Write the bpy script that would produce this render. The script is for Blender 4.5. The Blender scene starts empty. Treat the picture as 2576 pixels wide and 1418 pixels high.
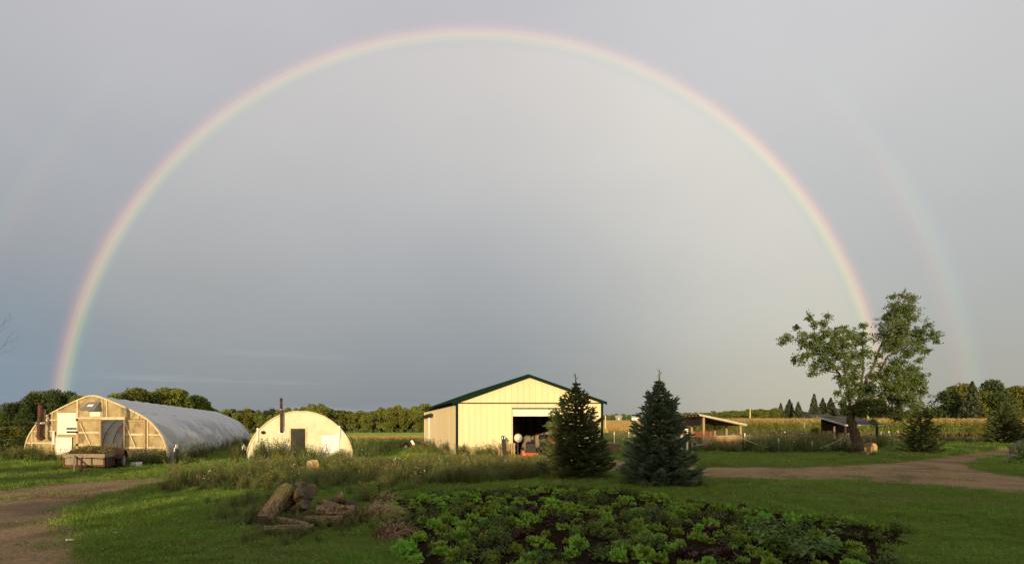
import bpy, math, random
import numpy as np
from mathutils import Vector, Matrix, noise as mnoise

R = math.radians
random.seed(7)
rng = np.random.default_rng(11)
sc = bpy.context.scene

# ------------------------------------------------------------------ camera
CH, FOC, CX, HY = 1.75, 1300.0, 1288.0, 1070.0      # eye height (m); focal length, centre and horizon in photo units (2576 wide)
cam = bpy.data.cameras.new('camera')
cam.sensor_width = 36.0
cam.lens = FOC / 2576 * 36
cam.shift_y = (HY - 709) / 2576
cam.clip_end = 6000
cam_o = bpy.data.objects.new('camera', cam)
sc.collection.objects.link(cam_o)
cam_o.location = (0, 0, CH)
cam_o.rotation_euler = (R(90), 0, 0)
sc.camera = cam_o

# ------------------------------------------------------------------ sun, sky, exposure
SUN_EL, SUN_AZ = 6.5, 7.0          # the sun stands low behind the camera; its light travels to SUN_AZ right of +Y
sun = bpy.data.lights.new('sun', 'SUN')
sun.energy = 5.0
sun.angle = R(0.6)
sun.color = (1.0, 0.76, 0.41)
sun_o = bpy.data.objects.new('sun', sun)
sc.collection.objects.link(sun_o)
sdir = Vector((math.sin(R(SUN_AZ)) * math.cos(R(SUN_EL)), math.cos(R(SUN_AZ)) * math.cos(R(SUN_EL)), -math.sin(R(SUN_EL))))
sun_o.rotation_euler = sdir.to_track_quat('-Z', 'Y').to_euler()
sun_o.location = (2, -40, 30)

vs = sc.view_settings
vs.view_transform = 'Standard'
vs.look = 'None'
vs.exposure = 0.0
vs.gamma = 1.0
vs.use_curve_mapping = False
sc.cycles.use_denoising = True
sc.cycles.max_bounces = 6
sc.cycles.transparent_max_bounces = 8


def lin(r, g, b):
    f = lambda c: c / 255 / 12.92 if c / 255 <= 0.04045 else ((c / 255 + 0.055) / 1.055) ** 2.4
    return (f(r), f(g), f(b), 1.0)


class NT:
    """small helper around a node tree"""
    def __init__(s, nt):
        s.nt = nt
        s.n = nt.nodes
        s.l = nt.links

    def node(s, t, **k):
        n = s.n.new(t)
        for a, v in k.items():
            setattr(n, a, v)
        return n

    def put(s, sock, v):
        if isinstance(v, bpy.types.NodeSocket):
            s.l.new(v, sock)
        elif v is not None:
            sock.default_value = v

    def math(s, op, a, b=None, c=None, clamp=False):
        n = s.node('ShaderNodeMath', operation=op, use_clamp=clamp)
        s.put(n.inputs[0], a)
        if b is not None:
            s.put(n.inputs[1], b)
        if c is not None:
            s.put(n.inputs[2], c)
        return n.outputs[0]

    def smooth(s, v, a, b):
        n = s.node('ShaderNodeMapRange', interpolation_type='SMOOTHSTEP')
        s.put(n.inputs['Value'], v)
        s.put(n.inputs['From Min'], a)
        s.put(n.inputs['From Max'], b)
        return n.outputs[0]

    def ramp(s, v, stops, interp='LINEAR'):
        n = s.node('ShaderNodeValToRGB')
        cr = n.color_ramp
        cr.interpolation = interp
        while len(cr.elements) < len(stops):
            cr.elements.new(0.5)
        for e, (p, c) in zip(cr.elements, stops):
            e.position = p
            e.color = c if len(c) == 4 else (*c, 1)
        s.put(n.inputs[0], v)
        return n.outputs[0]

    def mix(s, f, a, b, blend='MIX'):
        n = s.node('ShaderNodeMix', data_type='RGBA', blend_type=blend)
        s.put(n.inputs[0], f)
        s.put(n.inputs[6], a)
        s.put(n.inputs[7], b)
        return n.outputs[2]

    def noise(s, vec, scale, detail=4, rough=0.55, out=0):
        n = s.node('ShaderNodeTexNoise')
        s.put(n.inputs['Vector'], vec)
        s.put(n.inputs['Scale'], scale)
        n.inputs['Detail'].default_value = detail
        n.inputs['Roughness'].default_value = rough
        return n.outputs[out]

    def scale_vec(s, vec, v):
        n = s.node('ShaderNodeVectorMath', operation='MULTIPLY')
        s.put(n.inputs[0], vec)
        n.inputs[1].default_value = v
        return n.outputs[0]


def build_world():
    w = bpy.data.worlds.new('World')
    sc.world = w
    w.use_nodes = True
    t = NT(w.node_tree)
    t.n.clear()
    out = t.node('ShaderNodeOutputWorld')
    bg = t.node('ShaderNodeBackground')
    t.l.new(bg.outputs[0], out.inputs[0])
    sky = t.node('ShaderNodeTexSky', sky_type='NISHITA')
    sky.sun_disc = False
    sky.sun_elevation = R(SUN_EL)
    sky.sun_rotation = R(180 + SUN_AZ)
    tc = t.node('ShaderNodeTexCoord')
    d = tc.outputs['Generated']
    sep = t.node('ShaderNodeSeparateXYZ')
    t.l.new(d, sep.inputs[0])
    dx, dy, dz = sep.outputs
    # cloud deck, darker to the horizon and to the left, paler to the right (storm passing off)
    left = t.ramp(dz, [(0.0, lin(130, 139, 149)), (0.10, lin(144, 151, 159)), (0.20, lin(158, 163, 170)), (0.34, lin(174, 178, 186)),
                       (0.46, lin(189, 191, 198)), (0.58, lin(199, 199, 206)), (0.70, lin(202, 202, 210)), (1.0, lin(204, 204, 211))])
    right = t.ramp(dz, [(0.0, lin(168, 168, 161)), (0.10, lin(174, 175, 171)), (0.20, lin(184, 187, 187)), (0.34, lin(197, 199, 201)),
                        (0.46, lin(207, 208, 211)), (0.58, lin(212, 213, 218)), (0.70, lin(213, 214, 219)), (1.0, lin(212, 213, 219))])
    base = t.mix(t.smooth(dx, -0.12, 0.45), left, right)
    # blue break low on the left
    blue = t.math('MULTIPLY', t.smooth(dx, -0.48, -0.72), t.math('SUBTRACT', 1.0, t.smooth(dz, 0.05, 0.30)))
    base = t.mix(t.math('MULTIPLY', blue, 0.7), base, lin(130, 152, 174))
    # soft cloud mottling, and thin streaks of cloud near the horizon
    nz = t.noise(t.scale_vec(d, (2.2, 2.2, 3.5)), 1.0, 5, 0.5)
    base = t.mix(1.0, base, t.ramp(nz, [(0.3, (0.95, 0.95, 0.955)), (0.7, (1.045, 1.04, 1.03))]), 'MULTIPLY')
    st = t.noise(t.scale_vec(d, (1.6, 1.6, 26.0)), 1.3, 4, 0.5)
    stf = t.math('MULTIPLY', t.smooth(st, 0.52, 0.70), t.math('SUBTRACT', 1.0, t.smooth(dz, 0.04, 0.16)))
    stf = t.math('MULTIPLY', stf, t.smooth(dx, 0.0, -0.5))
    base = t.mix(t.math('MULTIPLY', stf, 0.40), base, lin(186, 202, 218))
    # angle from the antisolar point: the rainbow stands round it
    ax = Vector((math.sin(R(-2.75)) * math.cos(R(1.5)), math.cos(R(-2.75)) * math.cos(R(1.5)), -math.sin(R(1.5))))
    dot = t.node('ShaderNodeVectorMath', operation='DOT_PRODUCT')
    t.l.new(d, dot.inputs[0])
    dot.inputs[1].default_value = ax
    psi = t.math('MULTIPLY', t.math('ARCCOSINE', dot.outputs['Value']), 180 / math.pi)
    inside = t.math('MULTIPLY', t.math('SUBTRACT', 1.0, t.smooth(psi, 37.4, 38.8)), t.smooth(psi, 4.0, 38.0))
    lift = t.math('MULTIPLY', inside, t.math('ADD', 0.25, t.math('MULTIPLY', t.smooth(dz, 0.0, 0.5), 0.75)))
    lift = t.math('ADD', lift, t.math('MULTIPLY', inside, t.math('MULTIPLY', t.smooth(dx, 0.1, 0.5), t.math('MULTIPLY', t.math('SUBTRACT', 1.0, t.smooth(dz, 0.1, 0.5)), 0.55))))
    lift = t.math('MULTIPLY', lift, t.math('ADD', 0.55, t.math('MULTIPLY', t.smooth(dx, -0.3, 0.35), 0.48)))
    base = t.mix(1.0, base, t.mix(lift, (0, 0, 0, 1), (0.150, 0.124, 0.068, 1)), 'ADD')
    # primary bow
    a0, a1 = 37.4, 39.72
    mp = t.math('DIVIDE', t.math('SUBTRACT', psi, a0), a1 - a0)
    bow = t.ramp(mp, [(0.0, (0, 0, 0)), (0.14, (0.0, 0.008, 0.010)), (0.26, (0.025, 0.050, 0.015)), (0.38, (0.130, 0.130, 0.020)), (0.50, (0.260, 0.170, 0.035)),
                      (0.62, (0.250, 0.100, 0.025)), (0.75, (0.110, 0.022, 0.008)), (0.88, (0.025, 0.0, 0.003)), (1.0, (0, 0, 0))], 'EASE')
    bstr = t.math('ADD', 0.72, t.math('MULTIPLY', t.math('SUBTRACT', 1.0, t.smooth(dz, 0.02, 0.55)), 0.42))
    bstr = t.math('ADD', bstr, t.math('MULTIPLY', t.smooth(dx, 0.2, 0.6), 0.45))
    base = t.mix(1.0, base, t.mix(bstr, (0, 0, 0, 1), bow), 'ADD')
    # faint secondary bow, colours reversed
    b0, b1 = 43.2, 45.8
    mp2 = t.math('DIVIDE', t.math('SUBTRACT', psi, b0), b1 - b0)
    bow2 = t.ramp(mp2, [(0.0, (0, 0, 0)), (0.25, (0.032, 0.004, 0.004)), (0.48, (0.046, 0.034, 0.012)), (0.68, (0.014, 0.042, 0.02)), (0.85, (0.0, 0.012, 0.02)), (1.0, (0, 0, 0))], 'EASE')
    b2s = t.math('MULTIPLY', t.math('SUBTRACT', 1.0, t.smooth(dz, 0.25, 0.6)), t.math('ADD', 0.45, t.math('MULTIPLY', t.smooth(dx, -0.2, 0.4), 0.6)))
    base = t.mix(1.0, base, t.mix(b2s, (0, 0, 0, 1), bow2), 'ADD')
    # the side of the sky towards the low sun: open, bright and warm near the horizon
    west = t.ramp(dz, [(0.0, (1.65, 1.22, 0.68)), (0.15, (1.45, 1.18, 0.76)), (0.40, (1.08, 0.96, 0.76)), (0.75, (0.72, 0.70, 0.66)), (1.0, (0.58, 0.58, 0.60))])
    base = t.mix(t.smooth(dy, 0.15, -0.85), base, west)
    # the clear evening sky seen through the thin deck
    base = t.mix(1.0, base, (1.0, 0.985, 0.955, 1), 'MULTIPLY')
    nish = t.mix(1.0, sky.outputs[0], (0.10, 0.10, 0.10, 1), 'MULTIPLY')
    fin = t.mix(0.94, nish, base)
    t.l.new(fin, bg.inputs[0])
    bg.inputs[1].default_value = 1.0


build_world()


# ------------------------------------------------------------------ places
def gp(px, py):
    """point on the level yard seen at a photo position"""
    D = CH * FOC / (py - HY)
    return (D * (px - CX) / FOC, D)


def at(px, py, D):
    return Vector((D * (px - CX) / FOC, D, CH + (HY - py) * D / FOC))


def sstep(a, b, v):
    t = min(1, max(0, (v - a) / (b - a)))
    return t * t * (3 - 2 * t)


def tz(x, y):
    """terrain height: level yard, land falling gently to the wood on the left, rising to the right"""
    if y < 46:
        return 0.0
    u = x / y
    l = -1.3 * sstep(46, 200, y) - 0.002 * max(0, y - 260)
    r = 0.0172 * max(0, y - 58) if y < 620 else 0.0172 * 562 + (y - 620) * 0.004
    r *= sstep(50, 90, y)
    k = sstep(-0.08, 0.16, u)
    return l * (1 - k) + r * k


# ------------------------------------------------------------------ materials
def mat(name, c1, c2=None, scale=6.0, rough=0.8, bump=0.0, bscale=None, spec=0.3, stretch=None, rand=0.0, metallic=0.0, trans=0.0, c3=None, c3scale=0.3, detail=6, tweak=None, sharp=0.18):
    m = bpy.data.materials.new(name)
    m.use_nodes = True
    t = NT(m.node_tree)
    b = t.n['Principled BSDF']
    tc = t.node('ShaderNodeTexCoord')
    geo = t.node('ShaderNodeNewGeometry')
    vec = geo.outputs['Position'] if not stretch else t.scale_vec(geo.outputs['Position'], stretch)
    col = (*c1, 1)
    if c2:
        nz = t.noise(vec, scale, detail)
        col = t.ramp(nz, [(0.5 - sharp, (*c1, 1)), (0.5 + sharp, (*c2, 1))])
    if c3:
        n3 = t.noise(geo.outputs['Position'], c3scale, 3)
        col = t.mix(t.smooth(n3, 0.45, 0.7), col, (*c3, 1))
    if rand:
        oi = t.node('ShaderNodeObjectInfo')
        hv = t.node('ShaderNodeHueSaturation')
        t.put(hv.inputs['Hue'], t.math('ADD', 0.5 - rand * 0.06, t.math('MULTIPLY', oi.outputs['Random'], rand * 0.12)))
        t.put(hv.inputs['Value'], t.math('ADD', 1 - rand * 0.5, t.math('MULTIPLY', oi.outputs['Random'], rand)))
        t.put(hv.inputs['Color'], col)
        col = hv.outputs[0]
    if tweak:
        col = tweak(t, geo, col)
    t.put(b.inputs['Base Color'], col)
    b.inputs['Roughness'].default_value = rough
    b.inputs['Specular IOR Level'].default_value = spec
    b.inputs['Metallic'].default_value = metallic
    if bump:
        bp = t.node('ShaderNodeBump')
        bp.inputs['Strength'].default_value = bump
        bp.inputs['Distance'].default_value = 0.02
        t.put(bp.inputs['Height'], t.noise(vec, bscale or scale * 2, 6))
        t.l.new(bp.outputs[0], b.inputs['Normal'])
    if trans:
        out = t.n['Material Output']
        tr = t.node('ShaderNodeBsdfTranslucent')
        t.put(tr.inputs[0], col)
        ms = t.node('ShaderNodeMixShader')
        ms.inputs[0].default_value = trans
        t.l.new(b.outputs[0], ms.inputs[1])
        t.l.new(tr.outputs[0], ms.inputs[2])
        t.l.new(ms.outputs[0], out.inputs[0])
    return m


M = {}
M['ground'] = mat('ground', (0.052, 0.088, 0.02), (0.075, 0.115, 0.03), 3.0, 0.95, 0.6, 30, 0.1, c3=(0.10, 0.10, 0.04), c3scale=0.12)
M['gravel'] = mat('gravel', (0.215, 0.138, 0.076), (0.345, 0.240, 0.142), 14, 0.95, 0.9, 60, 0.0, c3=(0.165, 0.125, 0.075), c3scale=0.55, detail=10)
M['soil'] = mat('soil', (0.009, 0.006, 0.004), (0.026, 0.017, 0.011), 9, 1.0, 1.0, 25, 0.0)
M['grass'] = mat('grass', (0.138, 0.232, 0.028), (0.188, 0.285, 0.048), 0.8, 0.6, 0, None, 0.15, rand=0.22, trans=0.3, c3=(0.185, 0.235, 0.058), c3scale=0.35)
M['grass_dry'] = mat('grass_dry', (0.26, 0.21, 0.09), (0.16, 0.15, 0.06), 1.5, 0.7, 0, None, 0.2, rand=0.5, trans=0.25)
M['weed'] = mat('weed', (0.070, 0.098, 0.020), (0.125, 0.145, 0.036), 1.4, 0.65, 0, None, 0.25, rand=0.7, trans=0.3)
M['weed_pale'] = mat('weed_pale', (0.12, 0.16, 0.05), (0.19, 0.22, 0.075), 1.4, 0.65, 0, None, 0.25, rand=0.5, trans=0.3)
M['straw'] = mat('straw', (0.30, 0.20, 0.10), (0.17, 0.11, 0.055), 5, 0.8, 0, None, 0.2, rand=0.4)
M['hay'] = mat('hay', (0.30, 0.22, 0.09), (0.09, 0.07, 0.03), 9, 0.85, 0, None, 0.2)
M['flower_y'] = mat('flower_y', (0.60, 0.42, 0.03), (0.42, 0.33, 0.04), 9, 0.7, rand=0.3)
M['flower_w'] = mat('flower_w', (0.70, 0.69, 0.60), (0.55, 0.55, 0.42), 9, 0.7, rand=0.3)
M['seed_head'] = mat('seed_head', (0.12, 0.05, 0.03), (0.07, 0.028, 0.02), 9, 0.8, rand=0.4)
M['lettuce'] = mat('lettuce', (0.135, 0.250, 0.022), (0.26, 0.37, 0.045), 12, 0.5, 0, None, 0.2, rand=0.6, trans=0.3)
M['lettuce_red'] = mat('lettuce_red', (0.030, 0.010, 0.009), (0.055, 0.022, 0.014), 14, 0.5, 0, None, 0.35, rand=0.5, trans=0.15)
M['garden_weed'] = mat('garden_weed', (0.058, 0.090, 0.014), (0.105, 0.140, 0.028), 4, 0.6, 0, None, 0.15, rand=0.5, trans=0.25)
M['leaf_far'] = mat('leaf_far', (0.110, 0.140, 0.030), (0.180, 0.190, 0.044), 0.35, 0.7, 0, None, 0.1, rand=0.45, trans=0.2)
M['leaf_dark'] = mat('leaf_dark', (0.045, 0.066, 0.020), (0.078, 0.100, 0.030), 0.5, 0.7, 0, None, 0.15, rand=0.4, trans=0.2)
M['leaf_maple'] = mat('leaf_maple', (0.080, 0.125, 0.034), (0.135, 0.185, 0.055), 1.1, 0.55, 0, None, 0.3, trans=0.35, c3=(0.135, 0.175, 0.045), c3scale=0.9)
M['needle'] = mat('needle', (0.110, 0.160, 0.098), (0.205, 0.262, 0.170), 4.0, 0.6, 0, None, 0.25, trans=0.25)
M['needle_dark'] = mat('needle_dark', (0.095, 0.122, 0.046), (0.150, 0.175, 0.072), 2.5, 0.6, 0, None, 0.25, trans=0.25)
M['needle_far'] = mat('needle_far', (0.036, 0.048, 0.026), (0.065, 0.075, 0.040), 0.7, 0.7, 0, None, 0.2, rand=0.5)
M['bark'] = mat('bark', (0.115, 0.085, 0.06), (0.05, 0.037, 0.027), 9, 0.9, 1.0, 20, 0.15, stretch=(1, 1, 0.3))
M['bark_far'] = mat('bark_far', (0.17, 0.145, 0.115), (0.10, 0.085, 0.065), 1, 0.9)
M['log_bark'] = mat('log_bark', (0.29, 0.21, 0.125), (0.060, 0.042, 0.027), 20, 0.95, 1.0, 45, 0.1, detail=10, c3=(0.15, 0.14, 0.055), c3scale=2.0, sharp=0.14)
M['log_cut'] = mat('log_cut', (0.10, 0.085, 0.065), (0.058, 0.048, 0.038), 12, 0.9, 0.5, 50, 0.1, c3=(0.17, 0.15, 0.115), c3scale=5)
M['split_wood'] = mat('split_wood', (0.52, 0.36, 0.19), (0.35, 0.22, 0.11), 10, 0.85, 0.6, 30, 0.15, stretch=(1, 1, 0.25))
def splash(t, geo, col):
    # rain splash and algae along the foot of the sheets, faint streaks below the screws
    sp = t.node('ShaderNodeSeparateXYZ')
    t.l.new(geo.outputs['Position'], sp.inputs[0])
    n1 = t.noise(geo.outputs['Position'], 3.0, 5)
    hgt = t.math('ADD', sp.outputs[2], t.math('MULTIPLY', n1, -0.7))
    col = t.mix(t.math('MULTIPLY', t.math('SUBTRACT', 1.0, t.smooth(hgt, -0.35, 0.25)), 0.55), col, (0.30, 0.25, 0.13, 1))
    n2 = t.noise(t.scale_vec(geo.outputs['Position'], (5, 5, 0.35)), 1.5, 4)
    return t.mix(t.math('MULTIPLY', t.smooth(n2, 0.55, 0.8), 0.22), col, (0.56, 0.44, 0.24, 1))


M['siding'] = mat('siding', (0.70, 0.572, 0.365), (0.73, 0.598, 0.385), 0.6, 0.6, 0.05, 3, 0.2, rand=0.05, tweak=splash)
M['green_trim'] = mat('green_trim', (0.0045, 0.017, 0.011), (0.007, 0.024, 0.016), 3, 0.85, 0, None, 0.05)
M['white_door'] = mat('white_door', (0.78, 0.74, 0.64), (0.70, 0.66, 0.57), 4, 0.5)
M['white_paint'] = mat('white_paint', (0.80, 0.78, 0.73), (0.68, 0.66, 0.60), 5, 0.55, 0.1)
M['vent_white'] = mat('vent_white', (0.88, 0.88, 0.87), (0.83, 0.83, 0.82), 5, 0.5)
M['quonset_wall'] = mat('quonset_wall', (0.70, 0.665, 0.52), (0.66, 0.62, 0.46), 1.3, 0.7, 0.15, 8, 0.1, c3=(0.60, 0.545, 0.40), c3scale=1.2)
M['tarp'] = mat('tarp', (0.012, 0.012, 0.013), (0.030, 0.030, 0.032), 5, 0.5, 0.6, 6)
M['wood'] = mat('wood', (0.46, 0.32, 0.175), (0.30, 0.20, 0.11), 7, 0.85, 0.4, 30, 0.2, stretch=(4, 4, 0.6))
M['wood_grey'] = mat('wood_grey', (0.30, 0.25, 0.19), (0.19, 0.155, 0.115), 7, 0.9, 0.5, 30, 0.15, stretch=(4, 4, 0.6))
M['wood_cream'] = mat('wood_cream', (0.66, 0.56, 0.38), (0.50, 0.40, 0.25), 5, 0.7, 0.3, 20, 0.25)
M['plywood'] = mat('plywood', (0.42, 0.29, 0.16), (0.30, 0.20, 0.105), 3, 0.85, 0.3, 20, 0.2, stretch=(1, 1, 4))
M['plywood_grey'] = mat('plywood_grey', (0.24, 0.20, 0.15), (0.15, 0.125, 0.095), 3, 0.9, 0.3, 20, 0.15)
M['dark_wood'] = mat('dark_wood', (0.070, 0.050, 0.036), (0.035, 0.026, 0.02), 5, 0.9, 0.3, 20)
M['rust'] = mat('rust', (0.16, 0.052, 0.024), (0.055, 0.026, 0.018), 16, 0.75, 0.5, 40, 0.3, c3=(0.03, 0.02, 0.018), c3scale=3)
M['galv'] = mat('galv', (0.46, 0.46, 0.45), (0.33, 0.33, 0.33), 10, 0.4, 0, None, 0.5, metallic=0.5)
M['hood'] = mat('hood', (0.20, 0.20, 0.19), (0.13, 0.13, 0.125), 8, 0.45, 0, None, 0.5, metallic=0.3)
M['black'] = mat('black', (0.012, 0.012, 0.012), (0.03, 0.029, 0.028), 12, 0.7)
M['rubber'] = mat('rubber', (0.020, 0.019, 0.018), (0.045, 0.042, 0.038), 15, 0.85)
M['red_paint'] = mat('red_paint', (0.62, 0.062, 0.022), (0.45, 0.045, 0.02), 9, 0.4, 0, None, 0.5)
M['red_dull'] = mat('red_dull', (0.28, 0.060, 0.035), (0.14, 0.04, 0.025), 9, 0.7)
M['roof_white'] = mat('roof_white', (0.50, 0.48, 0.43), (0.38, 0.36, 0.32), 4, 0.6)
M['shingle'] = mat('shingle', (0.040, 0.038, 0.038), (0.065, 0.06, 0.058), 12, 0.9, 0.6, 40)
M['rope'] = mat('rope', (0.62, 0.60, 0.54))
M['stone'] = mat('stone', (0.22, 0.19, 0.16), (0.13, 0.115, 0.10), 6, 0.9, 0.8, 20)
M['field_tan'] = mat('field_tan', (0.52, 0.34, 0.115), (0.42, 0.29, 0.11), 0.05, 0.95, 0.0, 1.5, c3=(0.22, 0.19, 0.075), c3scale=0.02)
M['field_green'] = mat('field_green', (0.13, 0.23, 0.040), (0.17, 0.25, 0.055), 0.06, 0.95, 0.0, 1.5)
M['field_gold'] = mat('field_gold', (0.27, 0.21, 0.07), (0.19, 0.175, 0.06), 0.12, 0.95, 0.5, 2)
M['corn'] = mat('corn', (0.14, 0.205, 0.040), (0.21, 0.24, 0.060), 0.35, 0.7, 0, None, 0.2, rand=0.5, trans=0.25)
M['corn_dry'] = mat('corn_dry', (0.40, 0.27, 0.10), (0.30, 0.21, 0.08), 0.8, 0.8, 0, None, 0.2, rand=0.4)
M['house_wall'] = mat('house_wall', (0.60, 0.55, 0.47), (0.54, 0.49, 0.42), 3, 0.7)
M['glass_dark'] = mat('glass_dark', (0.02, 0.022, 0.025), rough=0.1, spec=0.6)


def film(t, geo, col):
    # rain streaks, algae and dust sliding off the skin
    n1 = t.noise(t.scale_vec(geo.outputs['Position'], (1.0, 0.55, 0.9)), 0.9, 4, 0.5)
    sp = t.node('ShaderNodeSeparateXYZ')
    t.l.new(geo.outputs['Position'], sp.inputs[0])
    n2 = t.noise(geo.outputs['Position'], 5.0, 3)
    f = t.math('MULTIPLY', t.smooth(n1, 0.49, 0.56), 0.55)
    f = t.math('MULTIPLY', f, t.math('SUBTRACT', 1.0, t.smooth(sp.outputs[2], 1.6, 2.5)))
    col = t.mix(f, col, (0.26, 0.245, 0.21, 1))
    return t.mix(t.math('MULTIPLY', t.smooth(n2, 0.5, 0.8), 0.15), col, (0.42, 0.41, 0.38, 1))


M['film'] = mat('film', (0.62, 0.625, 0.65), (0.57, 0.575, 0.60), 0.7, 0.42, 0.15, 4, 0.35, trans=0.18, tweak=film)
M['film_thin'] = mat('film_thin', (0.62, 0.62, 0.60), (0.56, 0.56, 0.54), 0.9, 0.5, 0.1, 4, 0.3, trans=0.38)


def glazing(name, c1, c2, alpha):
    m = mat(name, c1, c2, 2.2, 0.35, 0.15, 6, 0.5, trans=0.3, c3=(0.30, 0.22, 0.12), c3scale=1.6)
    t = NT(m.node_tree)
    out = t.n['Material Output']
    src = out.inputs[0].links[0].from_socket
    tp = t.node('ShaderNodeBsdfTransparent')
    ms = t.node('ShaderNodeMixShader')
    ms.inputs[0].default_value = alpha
    t.l.new(src, ms.inputs[1])
    t.l.new(tp.outputs[0], ms.inputs[2])
    t.l.new(ms.outputs[0], out.inputs[0])
    return m


M['poly'] = glazing('poly', (0.72, 0.58, 0.34), (0.50, 0.39, 0.22), 0.26)


# ------------------------------------------------------------------ objects
COL = sc.collection


def wloc(o):
    v = Vector((0, 0, 0))
    while o is not None:
        v += o.location
        o = o.parent
    return v


def tag(o, label=None, cat=None, group=None, kind=None):
    for k, v in (('label', label), ('category', cat), ('group', group), ('kind', kind)):
        if v:
            o[k] = v
    return o


def thing(name, label, cat, loc, group=None):
    o = bpy.data.objects.new(name, None)
    o.empty_display_size = 0.2
    COL.objects.link(o)
    o.location = loc
    return tag(o, label, cat, group)


def link_mesh(name, me, parent=None, loc=(0, 0, 0)):
    o = bpy.data.objects.new(name, me)
    COL.objects.link(o)
    o.parent = parent
    o.location = loc
    return o


def copy_tree(o, parent=None):
    c = o.copy()
    COL.objects.link(c)
    c.parent = parent
    for ch in list(o.children):
        copy_tree(ch, c)
    return c


class MB:
    def __init__(s):
        s.v, s.f = [], []

    def add(s, vs, fs):
        b = len(s.v)
        s.v += [tuple(v) for v in vs]
        s.f += [tuple(i + b for i in f) for f in fs]
        return s

    def hexa(s, c):
        return s.add(c, [(0, 3, 2, 1), (4, 5, 6, 7), (0, 1, 5, 4), (1, 2, 6, 5), (2, 3, 7, 6), (3, 0, 4, 7)])

    def box(s, x0, x1, y0, y1, z0, z1):
        return s.hexa([(x0, y0, z0), (x1, y0, z0), (x1, y1, z0), (x0, y1, z0), (x0, y0, z1), (x1, y0, z1), (x1, y1, z1), (x0, y1, z1)])

    def bar(s, p0, p1, w, h, up=(0, 0, 1)):
        p0, p1 = Vector(p0), Vector(p1)
        d = (p1 - p0).normalized()
        u = Vector(up)
        if abs(d.dot(u)) > 0.98:
            u = Vector((0, 1, 0))
        a = d.cross(u).normalized() * (w / 2)
        b = a.cross(d).normalized() * (h / 2)
        return s.hexa([p0 - a - b, p0 + a - b, p1 + a - b, p1 - a - b, p0 - a + b, p0 + a + b, p1 + a + b, p1 - a + b])

    def tube(s, pts, rad, n=8, cap=True):
        pts = [Vector(p) for p in pts]
        if not hasattr(rad, '__len__'):
            rad = [rad] * len(pts)
        rings = []
        a = None
        for i, p in enumerate(pts):
            d = (pts[min(i + 1, len(pts) - 1)] - pts[max(i - 1, 0)]).normalized()
            if a is None:
                a = d.orthogonal().normalized()
            else:
                a = (a - d * a.dot(d)).normalized()
            b = d.cross(a)
            rings.append([p + (a * math.cos(k * 2 * math.pi / n) + b * math.sin(k * 2 * math.pi / n)) * rad[i] for k in range(n)])
        vs = [v for r in rings for v in r]
        fs = []
        for i in range(len(pts) - 1):
            for k in range(n):
                k2 = (k + 1) % n
                fs.append((i * n + k, i * n + k2, (i + 1) * n + k2, (i + 1) * n + k))
        if cap:
            fs.append(tuple(range(n - 1, -1, -1)))
            fs.append(tuple((len(pts) - 1) * n + k for k in range(n)))
        return s.add(vs, fs)

    def mesh(s, name, m, origin=(0, 0, 0), smooth=False):
        o = Vector(origin)
        me = bpy.data.meshes.new(name)
        me.from_pydata([(v[0] - o.x, v[1] - o.y, v[2] - o.z) for v in s.v], [], s.f)
        me.materials.append(M[m])
        if smooth:
            me.polygons.foreach_set('use_smooth', [True] * len(me.polygons))
        me.update()
        return me

    def build(s, name, m, parent=None, smooth=False, label=None):
        """vertices are in the world; the object sits at its parent"""
        o = link_mesh(name, s.mesh(name, m, wloc(parent), smooth), parent)
        if label:
            o['label'] = label
        return o

    def solo(s, name, m, label, cat, loc, group=None, smooth=False, kind=None):
        o = link_mesh(name, s.mesh(name, m, loc, smooth), None, loc)
        return tag(o, label, cat, group, kind)


class Fr:
    """a wall frame: s along the wall, o outwards, z up"""
    def __init__(f, A, ex, n=None):
        f.A = Vector((A[0], A[1]))
        f.ex = Vector((ex[0], ex[1])).normalized()
        f.n = Vector((n[0], n[1])).normalized() if n else Vector((f.ex.y, -f.ex.x))

    def P(f, s, o, z):
        q = f.A + f.ex * s + f.n * o
        return Vector((q.x, q.y, z))

    def m(f, px, py):
        u = (px - CX) / FOC
        s = (u * f.A.y - f.A.x) / (f.ex.x - u * f.ex.y)
        D = f.A.y + s * f.ex.y
        return s, CH + (HY - py) * D / FOC

    def box(f, mb, s0, s1, o0, o1, z0, z1):
        P = f.P
        return mb.hexa([P(s0, o0, z0), P(s1, o0, z0), P(s1, o1, z0), P(s0, o1, z0), P(s0, o0, z1), P(s1, o0, z1), P(s1, o1, z1), P(s0, o1, z1)])


def np_mesh(name, V, Fc, mats, midx=None, smooth=False):
    me = bpy.data.meshes.new(name)
    me.from_pydata(np.asarray(V).tolist(), [], Fc if isinstance(Fc, list) else Fc.tolist())
    for m in mats:
        me.materials.append(M[m])
    if midx is not None:
        me.polygons.foreach_set('material_index', np.asarray(midx, dtype=np.int32))
    if smooth:
        me.polygons.foreach_set('use_smooth', [True] * len(me.polygons))
    me.update()
    return me


def cards(C, size, r=None, flat=0.0, aspect=1.0):
    """leaf-sized four-cornered faces at the points C, turned at random"""
    r = r or rng
    C = np.asarray(C, float)
    n = len(C)
    a = r.normal(size=(n, 3))
    a[:, 2] *= (1 - flat)
    a /= np.linalg.norm(a, axis=1)[:, None]
    b = r.normal(size=(n, 3))
    b -= a * (a * b).sum(1)[:, None]
    b /= np.linalg.norm(b, axis=1)[:, None]
    s = (np.asarray(size) * np.ones(n) * r.uniform(0.6, 1.3, n))[:, None]
    V = np.stack([C - a * s * 0.5, C + b * s * 0.32 * aspect, C + a * s * 0.5, C - b * s * 0.32 * aspect], 1).reshape(-1, 3)
    Fc = np.arange(n * 4).reshape(n, 4)
    return V, Fc


PROTO = {}


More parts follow.
